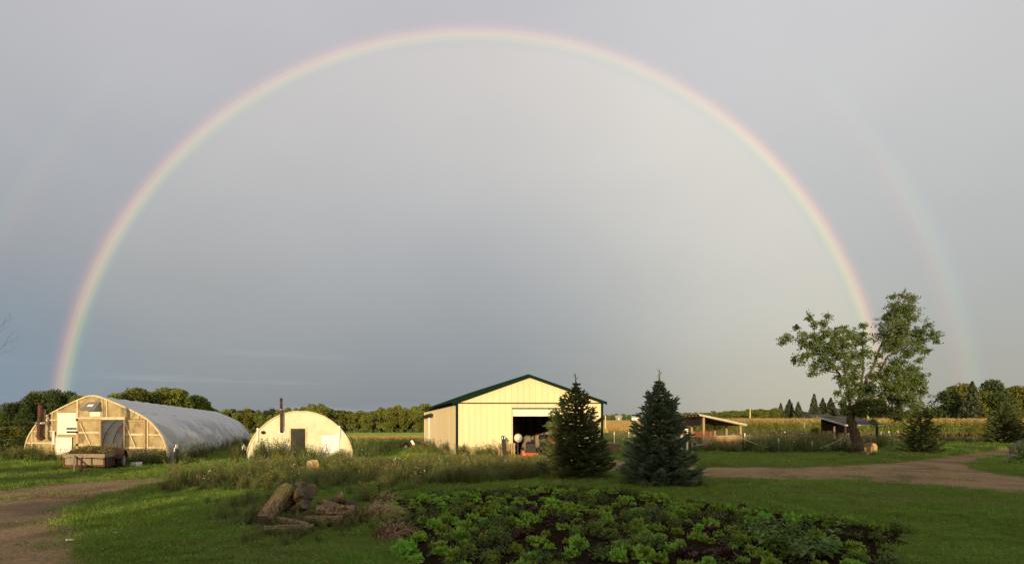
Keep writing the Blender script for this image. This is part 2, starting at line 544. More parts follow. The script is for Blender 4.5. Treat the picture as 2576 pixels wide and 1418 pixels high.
def proto(coll, name, me):
    c = PROTO.get(coll)
    if c is None:
        c = PROTO[coll] = bpy.data.collections.new(coll)
    o = bpy.data.objects.new('%s_%02d' % (name, len(c.objects)), me)
    c.objects.link(o)
    return o


def scatter(name, coll, pts, label, cat, tilt=0.12):
    """pts: rows of x, y, z, turn, size, which"""
    pts = np.asarray(pts, float)
    me = bpy.data.meshes.new(name)
    me.from_pydata(pts[:, :3].tolist(), [], [])
    for nm, arr, ty in (('turn', pts[:, 3], 'FLOAT'), ('size', pts[:, 4], 'FLOAT'), ('which', pts[:, 5].astype(np.int32), 'INT')):
        a = me.attributes.new(nm, ty, 'POINT')
        a.data.foreach_set('value', arr.astype(np.int32) if ty == 'INT' else arr)
    tv = np.zeros((len(pts), 3))
    tv[:, :2] = rng.normal(0, tilt, (len(pts), 2))
    tv[:, 2] = pts[:, 3]
    a = me.attributes.new('rotv', 'FLOAT_VECTOR', 'POINT')
    a.data.foreach_set('vector', tv.ravel())
    o = link_mesh(name, me)
    tag(o, label, cat, None, 'stuff')
    ng = bpy.data.node_groups.new('scatter_' + name, 'GeometryNodeTree')
    ng.interface.new_socket('Geometry', in_out='INPUT', socket_type='NodeSocketGeometry')
    ng.interface.new_socket('Geometry', in_out='OUTPUT', socket_type='NodeSocketGeometry')
    N, L = ng.nodes, ng.links
    gi, go = N.new('NodeGroupInput'), N.new('NodeGroupOutput')
    ci = N.new('GeometryNodeCollectionInfo')
    ci.inputs['Collection'].default_value = PROTO[coll]
    ci.inputs['Separate Children'].default_value = True
    ci.inputs['Reset Children'].default_value = True
    ip = N.new('GeometryNodeInstanceOnPoints')
    ip.inputs['Pick Instance'].default_value = True

    def attr(nm, ty):
        q = N.new('GeometryNodeInputNamedAttribute')
        q.data_type = ty
        q.inputs[0].default_value = nm
        return q.outputs[0]
    L.new(gi.outputs[0], ip.inputs['Points'])
    L.new(ci.outputs[0], ip.inputs['Instance'])
    L.new(attr('which', 'INT'), ip.inputs['Instance Index'])
    e2r = N.new('FunctionNodeEulerToRotation')
    L.new(attr('rotv', 'FLOAT_VECTOR'), e2r.inputs[0])
    L.new(e2r.outputs[0], ip.inputs['Rotation'])
    L.new(attr('size', 'FLOAT'), ip.inputs['Scale'])
    L.new(ip.outputs[0], go.inputs[0])
    md = o.modifiers.new('scatter', 'NODES')
    md.node_group = ng
    return o


def in_poly(x, y, poly):
    x, y = np.asarray(x), np.asarray(y)
    r = np.zeros(x.shape, bool)
    n = len(poly)
    for i in range(n):
        x0, y0 = poly[i]
        x1, y1 = poly[(i + 1) % n]
        c = (y0 > y) != (y1 > y)
        with np.errstate(divide='ignore', invalid='ignore'):
            xi = (x1 - x0) * (y - y0) / ((y1 - y0) if y1 != y0 else 1e-9) + x0
        r ^= c & (x < xi)
    return r


def rough_poly(poly, step=0.5, amp=0.12, seed=0):
    """a plan outline with its edges broken up"""
    out = []
    for i in range(len(poly)):
        a, b = Vector((*poly[i], 0)), Vector((*poly[(i + 1) % len(poly)], 0))
        k = max(1, int((b - a).length / step))
        for j in range(k):
            p = a.lerp(b, j / k)
            q = mnoise.noise_vector(Vector((p.x * 0.9, p.y * 0.9, seed))) * amp * 2
            q2 = mnoise.noise_vector(Vector((p.x * 3.1, p.y * 3.1, seed + 5))) * amp
            out.append((p.x + q.x + q2.x, p.y + q.y + q2.y))
    return out

# ------------------------------------------------------------------ ground, drives, beds, fields
def dsteps(a, b, n):
    return [a * (b / a) ** (i / n) for i in range(n + 1)]


US = [-2.6 + 5.2 * i / 130 for i in range(131)]
DS = [40, 43, 46] + dsteps(48, 4000, 96)


def build_ground():
    mb = MB()
    vs = [(u * D, D, tz(u * D, D)) for D in DS for u in US]
    n = len(US)
    fs = [(j * n + i, j * n + i + 1, (j + 1) * n + i + 1, (j + 1) * n + i) for j in range(len(DS) - 1) for i in range(n - 1)]
    mb.add(vs, fs)
    gx = [-104 + 208 * i / 52 for i in range(53)]
    gy = [-90 + 130 * i / 40 for i in range(41)]
    vs = [(x, y, 0.0) for y in gy for x in gx]
    n = len(gx)
    mb.add(vs, [(j * n + i, j * n + i + 1, (j + 1) * n + i + 1, (j + 1) * n + i) for j in range(40) for i in range(n - 1)])
    o = mb.build('ground', 'ground')
    tag(o, 'grassy ground of the farmyard running out to the fields', 'ground', None, 'structure')


build_ground()


def sheet(name, poly, z, m, label, cat):
    mb = MB()
    mb.add([(x, y, z) for x, y in poly], [tuple(range(len(poly)))])
    me = mb.mesh(name, m)
    if me.polygons[0].normal.z < 0:
        me.flip_normals()
    return tag(link_mesh(name, me), label, cat, None, 'structure')


PX = lambda L: [gp(a, b) for a, b in L]
LDRIVE = PX([(-400, 1262), (-150, 1244), (0, 1232), (150, 1215), (300, 1206), (430, 1199), (540, 1193), (640, 1186), (690, 1182), (690, 1190), (620, 1195), (540, 1203),
             (440, 1212), (400, 1222), (340, 1236), (265, 1248), (225, 1270), (215, 1290), (205, 1310), (215, 1340), (235, 1370), (255, 1400), (272, 1440), (300, 1560), (-700, 1560)])
TRACK = PX([(690, 1182), (900, 1169), (1100, 1161), (1290, 1151), (1420, 1149), (1560, 1156), (1650, 1165), (1757, 1174), (2001, 1175), (2137, 1169), (2264, 1161),
            (2419, 1140), (2508, 1128), (2700, 1113), (2850, 1107), (2850, 1138), (2600, 1146), (2508, 1153), (2470, 1169), (2486, 1187), (2574, 1200), (2750, 1216), (2950, 1228),
            (2950, 1270), (2576, 1243), (2351, 1225), (2137, 1210), (1763, 1205), (1650, 1197), (1560, 1189), (1480, 1175), (1400, 1168), (1290, 1166), (1100, 1174), (900, 1181), (690, 1190)])
GARDEN = PX([(978, 1264), (1000, 1254), (1100, 1246), (1193, 1238), (1359, 1227), (1500, 1233), (1635, 1248), (1750, 1262), (1868, 1280), (2001, 1300), (2157, 1319), (2254, 1335),
             (2293, 1372), (2282, 1418), (2270, 1560), (1010, 1560), (1012, 1418), (1006, 1380), (992, 1330), (980, 1300)])
LDRIVE_R = rough_poly(LDRIVE, 0.35, 0.10, 1)
TRACK_R = rough_poly(TRACK, 0.5, 0.14, 2)
GARDEN_R = rough_poly(GARDEN, 0.3, 0.07, 3)
sheet('gravel_drive', LDRIVE_R, 0.006, 'gravel', 'brown gravel drive curving past the long greenhouse', 'drive')
sheet('gravel_drive', TRACK_R, 0.010, 'gravel', 'pale brown gravel drive passing the spruces to the barn', 'drive')


def build_soil():
    # cloddy tilled soil, cut to the bed
    xs = [p[0] for p in GARDEN_R]
    ys = [p[1] for p in GARDEN_R]
    st = 0.09
    nx, ny = int((max(xs) - min(xs)) / st), int((max(ys) - 5.0) / st)
    X, Y = np.meshgrid(min(xs) + st * np.arange(nx + 1), 5.0 + st * np.arange(ny + 1))
    ins = in_poly(X, Y, GARDEN_R)
    Z = np.zeros_like(X)
    for i in np.ndindex(X.shape):
        if ins[i]:
            p = Vector((X[i], Y[i], 0))
            Z[i] = 0.030 + 0.035 * mnoise.noise(p * 2.3) + 0.035 * mnoise.noise(p * 7.0) + random.uniform(-0.012, 0.012)
    Z = np.maximum(Z, 0.008)
    V = np.stack([X, Y, Z], -1).reshape(-1, 3)
    n = nx + 1
    Fc = [(j * n + i, j * n + i + 1, (j + 1) * n + i + 1, (j + 1) * n + i) for j in range(ny) for i in range(nx) if ins[j, i] and ins[j + 1, i] and ins[j, i + 1] and ins[j + 1, i + 1]]
    me = np_mesh('garden_bed', V, Fc, ['soil'])
    tag(link_mesh('garden_bed', me), 'dark tilled soil of the vegetable garden', 'garden bed', None, 'structure')


build_soil()


def field(name, u0, u1, D0, D1, off, m, label, cat='field'):
    iu = [u for u in US if u0 <= u <= u1]
    jd = [D for D in DS if D0 <= D <= D1]
    mb = MB()
    n = len(iu)
    mb.add([(u * D, D, tz(u * D, D) + off) for D in jd for u in iu], [(j * n + i, j * n + i + 1, (j + 1) * n + i + 1, (j + 1) * n + i) for j in range(len(jd) - 1) for i in range(n - 1)])
    return tag(mb.build(name, m), label, cat, None, 'structure')


field('gold_field', -1.7, 0.05, 64, 84, 0.02, 'field_gold', 'band of golden dry grass in front of the green field')
field('green_field', -1.7, 0.05, 82, 205, 0.02, 'field_green', 'bright green hay field in front of the wood')
field('tan_field', 0.06, 2.2, 88, 430, 0.02, 'field_tan', 'tan ripening field rising to the far wood')


# ------------------------------------------------------------------ pole barn
def build_barn():
    A = Vector((-3.10, 28.8))
    W, L = 8.15, 16.1
    ey = Vector((-0.272, 0.962)).normalized()
    fr = Fr(A, (1, 0), (0, -1))
    sd = Fr(A, ey, (-0.962, -0.272))
    rt = Fr(A + Vector((W, 0)), ey, (0.962, 0.272))
    back = Vector((ey.x * L, ey.y * L, 0))
    ze, zr, mid = 3.06, 4.50, W / 2
    top = lambda s: zr - abs(s - mid) / mid * (zr - ze)
    t = thing('pole_barn', 'large tan steel-sided pole barn with green trim and open door', 'barn', (A.x + W / 2, A.y, 0))
    d0, d1, dz = 0.044 + 3.10, 2.75 + 3.10, 2.68
    pw = W / 24
    o0 = fr.P(0, 0, 0)

    def panel(frame, s0, s1, z0, z1a, z1b, parent):
        # one sheet of siding with a folded rib on its near edge
        mb = MB()
        P = frame.P
        mb.hexa([P(s0, -0.02, z0), P(s1, -0.02, z0), P(s1, 0, z0), P(s0, 0, z0), P(s0, -0.02, z1a), P(s1, -0.02, z1b), P(s1, 0, z1b), P(s0, 0, z1a)])
        w = min(0.035, (s1 - s0) / 3)
        zw = z1a + (z1b - z1a) * w / (s1 - s0)
        mb.hexa([P(s0 + 0.004, 0.0005, z0 + .003), P(s0 + w, 0.0005, z0 + .003), P(s0 + w * .7, 0.013, z0 + .003), P(s0 + w * .3, 0.013, z0 + .003),
                 P(s0 + 0.004, 0.0005, z1a - .004), P(s0 + w, 0.0005, zw - .004), P(s0 + w * .7, 0.013, zw - .004), P(s0 + w * .3, 0.013, z1a - .004)])
        return mb.build('siding_panel', 'siding', parent)

    front = MB()
    fr.box(front, 0.0, W, -0.09, -0.05, 0, 0.12)
    front = front.build('front_wall', 'dark_wood', t)
    zt = 2.98
    for i in range(24):
        s0, s1 = i * pw, (i + 1) * pw - 0.003
        for a, b in ([(s0, s1)] if s1 < d0 or s0 > d1 else [(s0, min(s1, d0)), (max(s0, d1), s1)]):
            if b - a > 0.03:
                panel(fr, a, b, 0.02, zt, zt, front)
        if s1 > d0 and s0 < d1:
            a, b = max(s0, d0), min(s1, d1)
            if b - a > 0.03:
                panel(fr, a, b, dz, zt, zt, front)
        panel(fr, s0, s1, zt + 0.05, top(s0) - 0.03, top(s1) - 0.03, front)
    sw = MB()
    sd.box(sw, 0, L, -0.09, -0.05, 0, 0.12)
    sw = sw.build('side_wall', 'dark_wood', t)
    n = 34
    for i in range(n):
        panel(sd, i * L / n, (i + 1) * L / n - 0.003, 0.02, ze - 0.05, ze - 0.05, sw)
    mb = MB()
    rt.box(mb, 0, L, -0.04, 0, 0, ze - 0.05)
    mb.build('side_wall', 'siding', t)
    mb = MB()
    pts = [(0, 0), (W, 0), (W, ze), (mid, zr), (0, ze)]
    a = [fr.P(s, 0, z - 0.04 if z > 1 else z) + back for s, z in pts]
    mb.add(a + [p + Vector((0, -0.05, 0)) for p in a], [(0, 1, 2, 3, 4), (9, 8, 7, 6, 5)] + [(i, (i + 1) % 5, (i + 1) % 5 + 5, i + 5) for i in range(5)])
    mb.build('back_wall', 'siding', t)
    # framing seen through the door
    for k in range(1, 7):
        q = Vector((ey.x, ey.y, 0)) * (k * 2.3)
        for s in (0.18, W - 0.2):
            mb = MB()
            p = fr.P(s, -0.1, 0) + q
            mb.bar(p, p + Vector((0, 0, ze - 0.1)), 0.14, 0.14)
            mb.build('post', 'dark_wood', t)
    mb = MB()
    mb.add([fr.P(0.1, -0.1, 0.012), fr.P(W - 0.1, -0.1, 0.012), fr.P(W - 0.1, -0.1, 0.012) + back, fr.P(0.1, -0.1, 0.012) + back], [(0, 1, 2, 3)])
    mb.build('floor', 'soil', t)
    # roof: two slopes with ribs, overhanging a little
    for sgn in (-1, 1):
        e = mid + sgn * (mid + 0.22)
        zz = lambda s: zr + 0.04 - abs(s - mid) / mid * (zr - ze)
        P0, P1 = fr.P(mid, 0.16, zr + 0.04), fr.P(e, 0.16, zz(e))
        up = Vector((0, 0, 0.05))
        bk = back * 1.01
        mb = MB()
        mb.hexa([P0, P1, P1 + bk, P0 + bk, P0 + up, P1 + up, P1 + bk + up, P0 + bk + up])
        roof = mb.build('roof', 'green_trim', t)
        rm = None
        for k in range(34):
            q = bk * ((k + 0.5) / 34)
            if rm is None:
                mb = MB()
                mb.bar(P0 + up * 1.4 + q, P1 + up * 1.4 + q, 0.05, 0.035)
                rib = mb.build('roof_rib', 'green_trim', roof)
                rm, q0 = rib.data, q
            else:
                link_mesh('roof_rib', rm, roof, q - q0)
        mb = MB()
        s2 = mid + sgn * (mid + 0.22)
        a, b = fr.P(mid, 0.19, zr), fr.P(s2, 0.19, zz(s2) - 0.04)
        dn = Vector((0, 0, -0.075))
        th = Vector((0, 0.05, 0))
        mb.hexa([a + dn, b + dn, b + dn + th, a + dn + th, a + Vector((0, 0, .07)), b + Vector((0, 0, .07)), b + th + Vector((0, 0, .07)), a + th + Vector((0, 0, .07))])
        mb.build('rake_trim', 'green_trim', t)
    mb = MB()
    fr.box(mb, 0.02, W - 0.02, 0.024, 0.05, zt - 0.002, zt + 0.052)
    mb.build('belt_trim', 'green_trim', t)
    for s0, s1 in ((-0.03, 0.10), (W - 0.10, W + 0.03)):
        mb = MB()
        fr.box(mb, s0, s1, -0.03, 0.055, 0.0, zt + 0.1)
        mb.build('corner_trim', 'green_trim', t)
    mb = MB()
    sd.box(mb, L - 0.05, L + 0.04, -0.02, 0.05, 0, ze - 0.06)
    mb.build('corner_trim', 'wood_cream', t)
    # raised overhead door: its last panels still show under the lintel
    dr = MB()
    fr.box(dr, d0 - 0.05, d1 + 0.05, 0.024, 0.05, dz, dz + 0.06)
    dr = dr.build('overhead_door', 'black', t)
    for k in range(2):
        mb = MB()
        fr.box(mb, d0 + 0.01, d1 - 0.01, -0.10, -0.05, 2.28 + k * 0.2, 2.475 + k * 0.2)
        mb.build('door_panel', 'white_door', dr)
    for s0, s1 in ((d0 - 0.05, d0), (d1, d1 + 0.05)):
        mb = MB()
        fr.box(mb, s0, s1, -0.06, 0.045, 0.02, dz)
        mb.build('door_jamb', 'wood_cream', t)
    # gutter-less eave board, downspout and a rolled awning tube on the side
    mb = MB()
    sd.box(mb, 0, L, 0.002, 0.04, ze - 0.16, ze - 0.06)
    mb.build('eave_board', 'green_trim', t)
    s, z = sd.m(1081, 1047)
    mb = MB()
    sd.box(mb, s - 0.22, s + 0.22, 0.03, 0.12, 0.05, z)
    mb.build('downspout', 'white_paint', t)
    s0, z0 = sd.m(1070, 1048)
    s1, z1 = sd.m(1090, 1043)
    mb = MB()
    mb.tube([sd.P(s0, 0.15, z0), sd.P(s1, 0.15, z1)], 0.13, 10)
    mb.build('awning_roll', 'black', t)
    return fr


barn_fr = build_barn()


# ------------------------------------------------------------------ arched buildings
def prof_fn(table):
    def f(t):
        t = abs(t)
        for (a, ha), (b, hb) in zip(table, table[1:]):
            if t <= b:
                k = (t - a) / (b - a)
                return ha + (hb - ha) * k
        return 0.0
    return f


def fine_profile(table, hw, H, n=28):
    """arch outline as (s, z), evenly stepped along its curve"""
    xs = [p[0] for p in table]
    hs = [p[1] for p in table]
    pts = []
    for i in range(len(table) - 1):          # Catmull-Rom through the measured points
        def g(k):
            k = max(-1, min(len(table) - 1, k))
            if k == -1:
                return Vector((-xs[1], hs[1]))
            return Vector((xs[k], hs[k]))
        p0, p1, p2 = g(i - 1), g(i), g(i + 1)
        p3 = g(i + 2) if i + 2 < len(table) else Vector((xs[-1] + 0.02, -0.3))
        for k in range(6):
            t = k / 6
            pts.append(0.5 * ((2 * p1) + (p2 - p0) * t + (2 * p0 - 5 * p1 + 4 * p2 - p3) * t * t + (3 * p1 - p0 - 3 * p2 + p3) * t ** 3))
    pts.append(Vector((xs[-1], hs[-1])))
    half = [(p.x * hw, max(0, p.y) * H) for p in pts]
    return [(-s, z) for s, z in half[::-1]] + half[1:]


def arch_wall(mb, P, pf, cols, z0f, th):
    """wall under an arch, built column by column; z0f gives the foot of each column"""
    for a, b in zip(cols, cols[1:]):
        za, zb = pf(a), pf(b)
        m = (a + b) / 2
        z0 = z0f(m)
        if min(za, zb) < z0 + 0.01 and max(za, zb) < z0 + 0.02:
            continue
        za, zb = max(za, z0 + 0.002), max(zb, z0 + 0.002)
        mb.hexa([P(a, 0, z0), P(b, 0, z0), P(b, -th, z0), P(a, -th, z0), P(a, 0, za), P(b, 0, zb), P(b, -th, zb), P(a, -th, za)])


def interp_prof(pts):
    def f(s):
        for (a, za), (b, zb) in zip(pts, pts[1:]):
            if a <= s <= b:
                return za + (zb - za) * (s - a) / max(1e-6, b - a)
        return 0.0
    return f


def build_quonset():
    Lb, Rb = Vector((-12.61, 24.5)), Vector((-8.0, 26.0))
    ex = (Rb - Lb).normalized()
    hw = (Rb - Lb).length / 2
    c = (Lb + Rb) / 2
    fr = Fr(c, ex)                                   # n points to the camera
    ey = Vector((-fr.n.x, -fr.n.y, 0))
    H, L = 2.43, 7.5
    t = thing('quonset_shed', 'small white arched shed with rusty stovepipe and open doorway', 'shed', (c.x, c.y, 0))
    pts = fine_profile([(0, 1), (0.2, 0.985), (0.45, 0.895), (0.69, 0.715), (0.87, 0.49), (0.965, 0.26), (1, 0)], hw, H)
    pf = interp_prof(pts)
    m = fr.m
    ds0, ds1 = m(731, 1120)[0], m(768.6, 1120)[0]
    dzt = m(750, 1077)[1]
    cols = sorted(set([s for s, z in pts] + [ds0, ds1]))
    mb = MB()
    arch_wall(mb, fr.P, pf, cols, lambda s: dzt if ds0 < s < ds1 else 0.0, 0.07)
    wall = mb.build('end_wall', 'quonset_wall', t)
    # curved shell of black tarp over the frame
    mb = MB()
    n = len(pts)
    for o, k in ((-0.02, 1.0), (-L, 1.0)):
        pass
    rows = 9
    vs = []
    for j in range(rows):
        q = 0.045 + (L) * j / (rows - 1)
        for i, (s, z) in enumerate(pts):
            e = 1.0 + (0.010 if j % 2 else 0.018)
            vs.append(fr.P(s * e, -q + 0.04, z * e + 0.01))
    fs = [(j * n + i, j * n + i + 1, (j + 1) * n + i + 1, (j + 1) * n + i) for j in range(rows - 1) for i in range(n - 1)]
    vs2 = [v + (v - Vector((c.x, c.y, 0)) * 1.0).normalized() * 0 for v in vs]
    mb.add(vs, fs)
    mb.build('roof_skin', 'film_thin', t, True)
    k0 = next(i for i, (s, z) in enumerate(pts) if s > hw * .42)
    vs, w_ = [], len(pts) - k0
    for j in range(rows):
        for i in range(k0, len(pts)):
            s, z = pts[i]
            e = 1.02 + .055 * (s / hw) + .012 * mnoise.noise(Vector((i * .5, j * .7, 3)))
            vs.append(fr.P(s * e, -.10 - L * j / (rows - 1), z * e + .01))
    MB().add(vs, [(j * w_ + i, j * w_ + i + 1, (j + 1) * w_ + i + 1, (j + 1) * w_ + i) for j in range(rows - 1) for i in range(w_ - 1)]).build('roof_tarp', 'tarp', t, True)
    mb = MB()
    arch_wall(mb, lambda s, o, z: fr.P(s, o - L + 0.2, z), pf, [s for s, z in pts], lambda s: 0.0, 0.05)
    mb.build('back_wall', 'quonset_wall', t)
    # bent edge board round the arch
    mb = MB()
    for (a, za), (b, zb) in zip(pts, pts[1:]):
        nrm = Vector((-(zb - za), b - a)).normalized()
        i0, i1 = (a, za), (b, zb)
        w = 0.075
        P = fr.P
        mb.hexa([P(a - nrm.x * .02, .03, za - nrm.y * .02), P(b - nrm.x * .02, .03, zb - nrm.y * .02), P(b - nrm.x * .02, -.07, zb - nrm.y * .02), P(a - nrm.x * .02, -.07, za - nrm.y * .02),
                 P(a + nrm.x * w * .55, .03, za + nrm.y * w * .55), P(b + nrm.x * w * .55, .03, zb + nrm.y * w * .55), P(b + nrm.x * w * .55, -.07, zb + nrm.y * w * .55), P(a + nrm.x * w * .55, -.07, za + nrm.y * w * .55)])
    mb.build('edge_board', 'wood_cream', t)
    # inside: ribs and corrugated lining
    for k in range(1, 5):
        mb = MB()
        mb.tube([fr.P(s * 0.97, -k * 1.5, z * 0.97) for s, z in pts[::3]], 0.025, 6)
        mb.build('hoop', 'galv', t)
    # door frame
    for a, b, z0, z1 in ((ds0 - 0.06, ds0 + 0.01, 0, dzt + 0.05), (ds1 - 0.01, ds1 + 0.06, 0, dzt + 0.05), (ds0 + 0.012, ds1 - 0.012, dzt - 0.01, dzt + 0.048)):
        mb = MB()
        fr.box(mb, a, b, -0.075, 0.025, z0, z1)
        mb.build('door_frame', 'wood_cream', t)
    # louvred vent
    s0, z1 = m(810, 1095.5)
    s1, z0 = m(852, 1137.6)
    mb = MB()
    fr.box(mb, s0 - 0.02, s1 + 0.02, 0.002, 0.022, z0 - 0.02, z1 + 0.02)
    v = mb.build('louvre_vent', 'vent_white', t)
    for k in range(8):
        za = z0 + (z1 - z0) * k / 8
        mb = MB()
        hh = (z1 - z0) / 8
        P = fr.P
        mb.hexa([P(s0, .024, za), P(s1, .024, za), P(s1, .030, za + hh * .96), P(s0, .030, za + hh * .96), P(s0, .075, za), P(s1, .075, za), P(s1, .034, za + hh * .93), P(s0, .034, za + hh * .93)])
        mb.build('slat', 'vent_white', v)
    # stovepipe with its collar
    s, zb = m(708.3, 1086)
    zt = m(708.3, 1001)[1]
    mb = MB()
    mb.tube([fr.P(s, -0.05, zb + .05), fr.P(s, 0.10, zb + .02), fr.P(s, 0.16, zb + 0.08), fr.P(s, 0.16, zb + 0.3), fr.P(s, 0.16, zt)], 0.062, 12)
    sp = mb.build('stovepipe', 'rust', t, True)
    mb = MB()
    zc = m(708, 1030)[1]
    mb.tube([fr.P(s, 0.16, zc - .012), fr.P(s, 0.16, zc + .012)], 0.067, 12)
    mb.build('pipe_band', 'galv', sp)
    mb = MB()
    fr.box(mb, s - 0.15, s + 0.15, 0.002, 0.016, zb - 0.10, zb + 0.24)
    mb.build('flashing', 'white_paint', t)
    # two roll-up stops, one on each shoulder
    for px0, px1, py0, py1 in ((646, 650.5, 1075.6, 1109.6), (851, 856, 1070.6, 1104)):
        sa, za = m(px0, py1)
        sb, zb2 = m(px1, py0)
        mb = MB()
        fr.box(mb, sa, sb, 0.004, 0.06, za, zb2)
        mb.build('upright_channel', 'white_paint', t)
    s, z = m(662, 1087)
    mb = MB()
    mb.tube([fr.P(s, 0.0, z), fr.P(s, 0.09, z), fr.P(s, 0.13, z - .03)], [0.085, 0.085, 0.06], 10)
    mb.build('vent_cap', 'black', t)
    return fr


quon_fr = build_quonset()


def build_tunnel():
    Rb, Lb, Cb = Vector((-15.25, 23.0)), Vector((-24.2, 25.6)), Vector((-25.05, 49.5))
    ex = (Rb - Lb).normalized()
    c = (Rb + Lb) / 2
    hw = (Rb - Lb).length / 2
    H = 3.16
    fr = Fr(c, ex)
    axis = Vector((*(Cb - Rb), 0))
    t = thing('hoop_greenhouse', 'long plastic-covered hoop greenhouse with timber end wall and sliding doors', 'greenhouse', (c.x, c.y, 0))
    pts = fine_profile([(0, 1), (0.12, 0.976), (0.40, 0.845), (0.69, 0.677), (0.84, 0.522), (0.95, 0.31), (1, 0)], hw, H)
    pf = interp_prof(pts)
    m = fr.m
    P = fr.P
    # skin: pulled tight between the hoops
    nb, n = 15, len(pts)
    rows, vs = nb * 4 + 1, []
    for j in range(rows):
        q = axis * (j / (rows - 1))
        k = (j % 4) / 4
        sag = 0.034 * math.sin(k * math.pi) ** 0.8 if 0 < k < 1 else 0.0
        for i, (s, z) in enumerate(pts):
            e = 1 - sag * (0.6 + 0.4 * abs(s) / hw) * (0.7 + 0.6 * mnoise.noise(Vector((j * .3, i * .2, 0))))
            vs.append(P(s * e, -0.05, z * e) + q)
    mb = MB().add(vs, [(j * n + i, j * n + i + 1, (j + 1) * n + i + 1, (j + 1) * n + i) for j in range(rows - 1) for i in range(n - 1)])
    mb.build('plastic_skin', 'film', t, True)
    for k in range(0, nb + 1):
        mb = MB()
        mb.tube([P(s * 0.988, -0.08, z * 0.988) + axis * (k / nb) for s, z in pts[::2]], 0.024, 6)
        mb.build('hoop', 'galv', t)
    for f in (-0.55, 0.0, 0.55):
        mb = MB()
        z = pf(f * hw) * 0.97
        mb.tube([P(f * hw, -0.1, z), P(f * hw, -0.1, z) + axis], 0.02, 6)
        mb.build('purlin', 'galv', t)
    mb = MB()
    arch_wall(mb, lambda s, o, z: P(s, o - 0.1, z) + axis, pf, [s for s, z in pts], lambda s: 0.0, 0.02)
    mb.build('rear_wall', 'film', t)
    # glazing panes between the studs
    op0, op1 = m(260, 1100)[0], m(317, 1100)[0]
    zl = m(255, 1054)[1]
    studs = [m(px, 1100)[0] for px in (83, 133.5, 147, 196, 259.5, 270.5, 320, 350, 372)]
    brk = [-hw] + [m(66, 1100)[0]] + studs + [m(400, 1100)[0], hw]
    brk = sorted(brk)
    rails = {0: [m(66, 1113)[1], m(90, 1084)[1], m(120, 1056)[1]], 1: [m(395, 1093)[1], m(395, 1125)[1]]}
    sh = [(m(147.7, 0)[0], m(195.6, 0)[0], m(150, 1092)[1], m(150, 1038)[1]), (m(142.7, 0)[0], m(183.6, 0)[0], m(150, 1143)[1], m(150, 1099)[1])]
    dl0, dl1 = m(199.6, 0)[0], m(259.4, 0)[0]
    for a, b in zip(brk, brk[1:]):
        if b - a < 0.02:
            continue
        mid = (a + b) / 2
        lv = [0.02] + sorted(rails[0] if mid < m(140, 0)[0] else (rails[1] if mid > m(371, 0)[0] else [zl])) + [9]
        for z0, z1 in zip(lv, lv[1:]):
            if z0 < zl - 0.05 and dl0 - 0.05 < mid < m(371, 0)[0]:
                continue                              # the doorway and the doors
            cols = [a + (b - a) * k / 5 for k in range(6)]
            mb = MB()
            for p, q in zip(cols, cols[1:]):
                za, zb = min(z1, pf(p)), min(z1, pf(q))
                if za <= z0 + 0.005 and zb <= z0 + 0.005:
                    continue
                za, zb = max(za, z0 + .001), max(zb, z0 + .001)
                mb.hexa([P(p, -0.012, z0), P(q, -0.012, z0), P(q, -0.02, z0), P(p, -0.02, z0), P(p, -0.012, za), P(q, -0.012, zb), P(q, -0.02, zb), P(p, -0.02, za)])
            if mb.v:
                mb.build('pane', 'poly', t)

    def stud(px, m_='wood_cream', z0=0.0, z1=None, w=0.05, o=0.045):
        s = m(px, 1100)[0]
        zt = (pf(s) - 0.02) if z1 is None else z1
        mb = MB()
        fr.box(mb, s - w / 2, s + w / 2, -0.01, o, z0, zt)
        mb.build('stud', m_, t)
    for px, kw in ((83, {}), (133.5, {}), (146.2, {}), (197, {'w': 0.09, 'o': 0.05}), (270.5, {'z0': zl}), (259, {'z0': zl}), (320, {'w': 0.08, 'o': 0.05}), (350, {'z0': zl}), (373, {'w': 0.07})):
        stud(px, **kw)

    def rail(px0, px1, py, w=0.07, m_='wood_cream', o=0.035):
        s0, z = m(px0, py)
        s1, _ = m(px1, py)
        mb = MB()
        fr.box(mb, s0, s1, -0.005, o, z - w / 2, z + w / 2)
        mb.build('rail', m_, t)
    rail(67, 142, 1113)
    rail(86, 146, 1084, 0.04)
    rail(118, 148, 1056, 0.05)
    rail(148, 197, 1035, 0.09, 'wood')
    rail(142, 197, 1096, 0.10, 'wood')
    rail(374, 405, 1093, 0.06)
    rail(374, 417, 1125, 0.07)
    s0, z = m(196, 1051.5)
    s1 = m(321, 1051.5)[0]
    mb = MB()
    fr.box(mb, s0, s1, -0.005, 0.09, zl - 0.02, zl + 0.10)
    mb.build('lintel', 'wood_cream', t)
    # rim hoop of the end wall
    mb = MB()
    for (a, za), (b, zb) in zip(pts, pts[1:]):
        nr = Vector((-(zb - za), b - a)).normalized() * 0.045
        mb.hexa([P(a - nr.x, .04, za - nr.y), P(b - nr.x, .04, zb - nr.y), P(b - nr.x, -.04, zb - nr.y), P(a - nr.x, -.04, za - nr.y),
                 P(a + nr.x * .4, .04, za + nr.y * .4), P(b + nr.x * .4, .04, zb + nr.y * .4), P(b + nr.x * .4, -.04, zb + nr.y * .4), P(a + nr.x * .4, -.04, za + nr.y * .4)])
    mb.build('end_hoop', 'wood_cream', t)
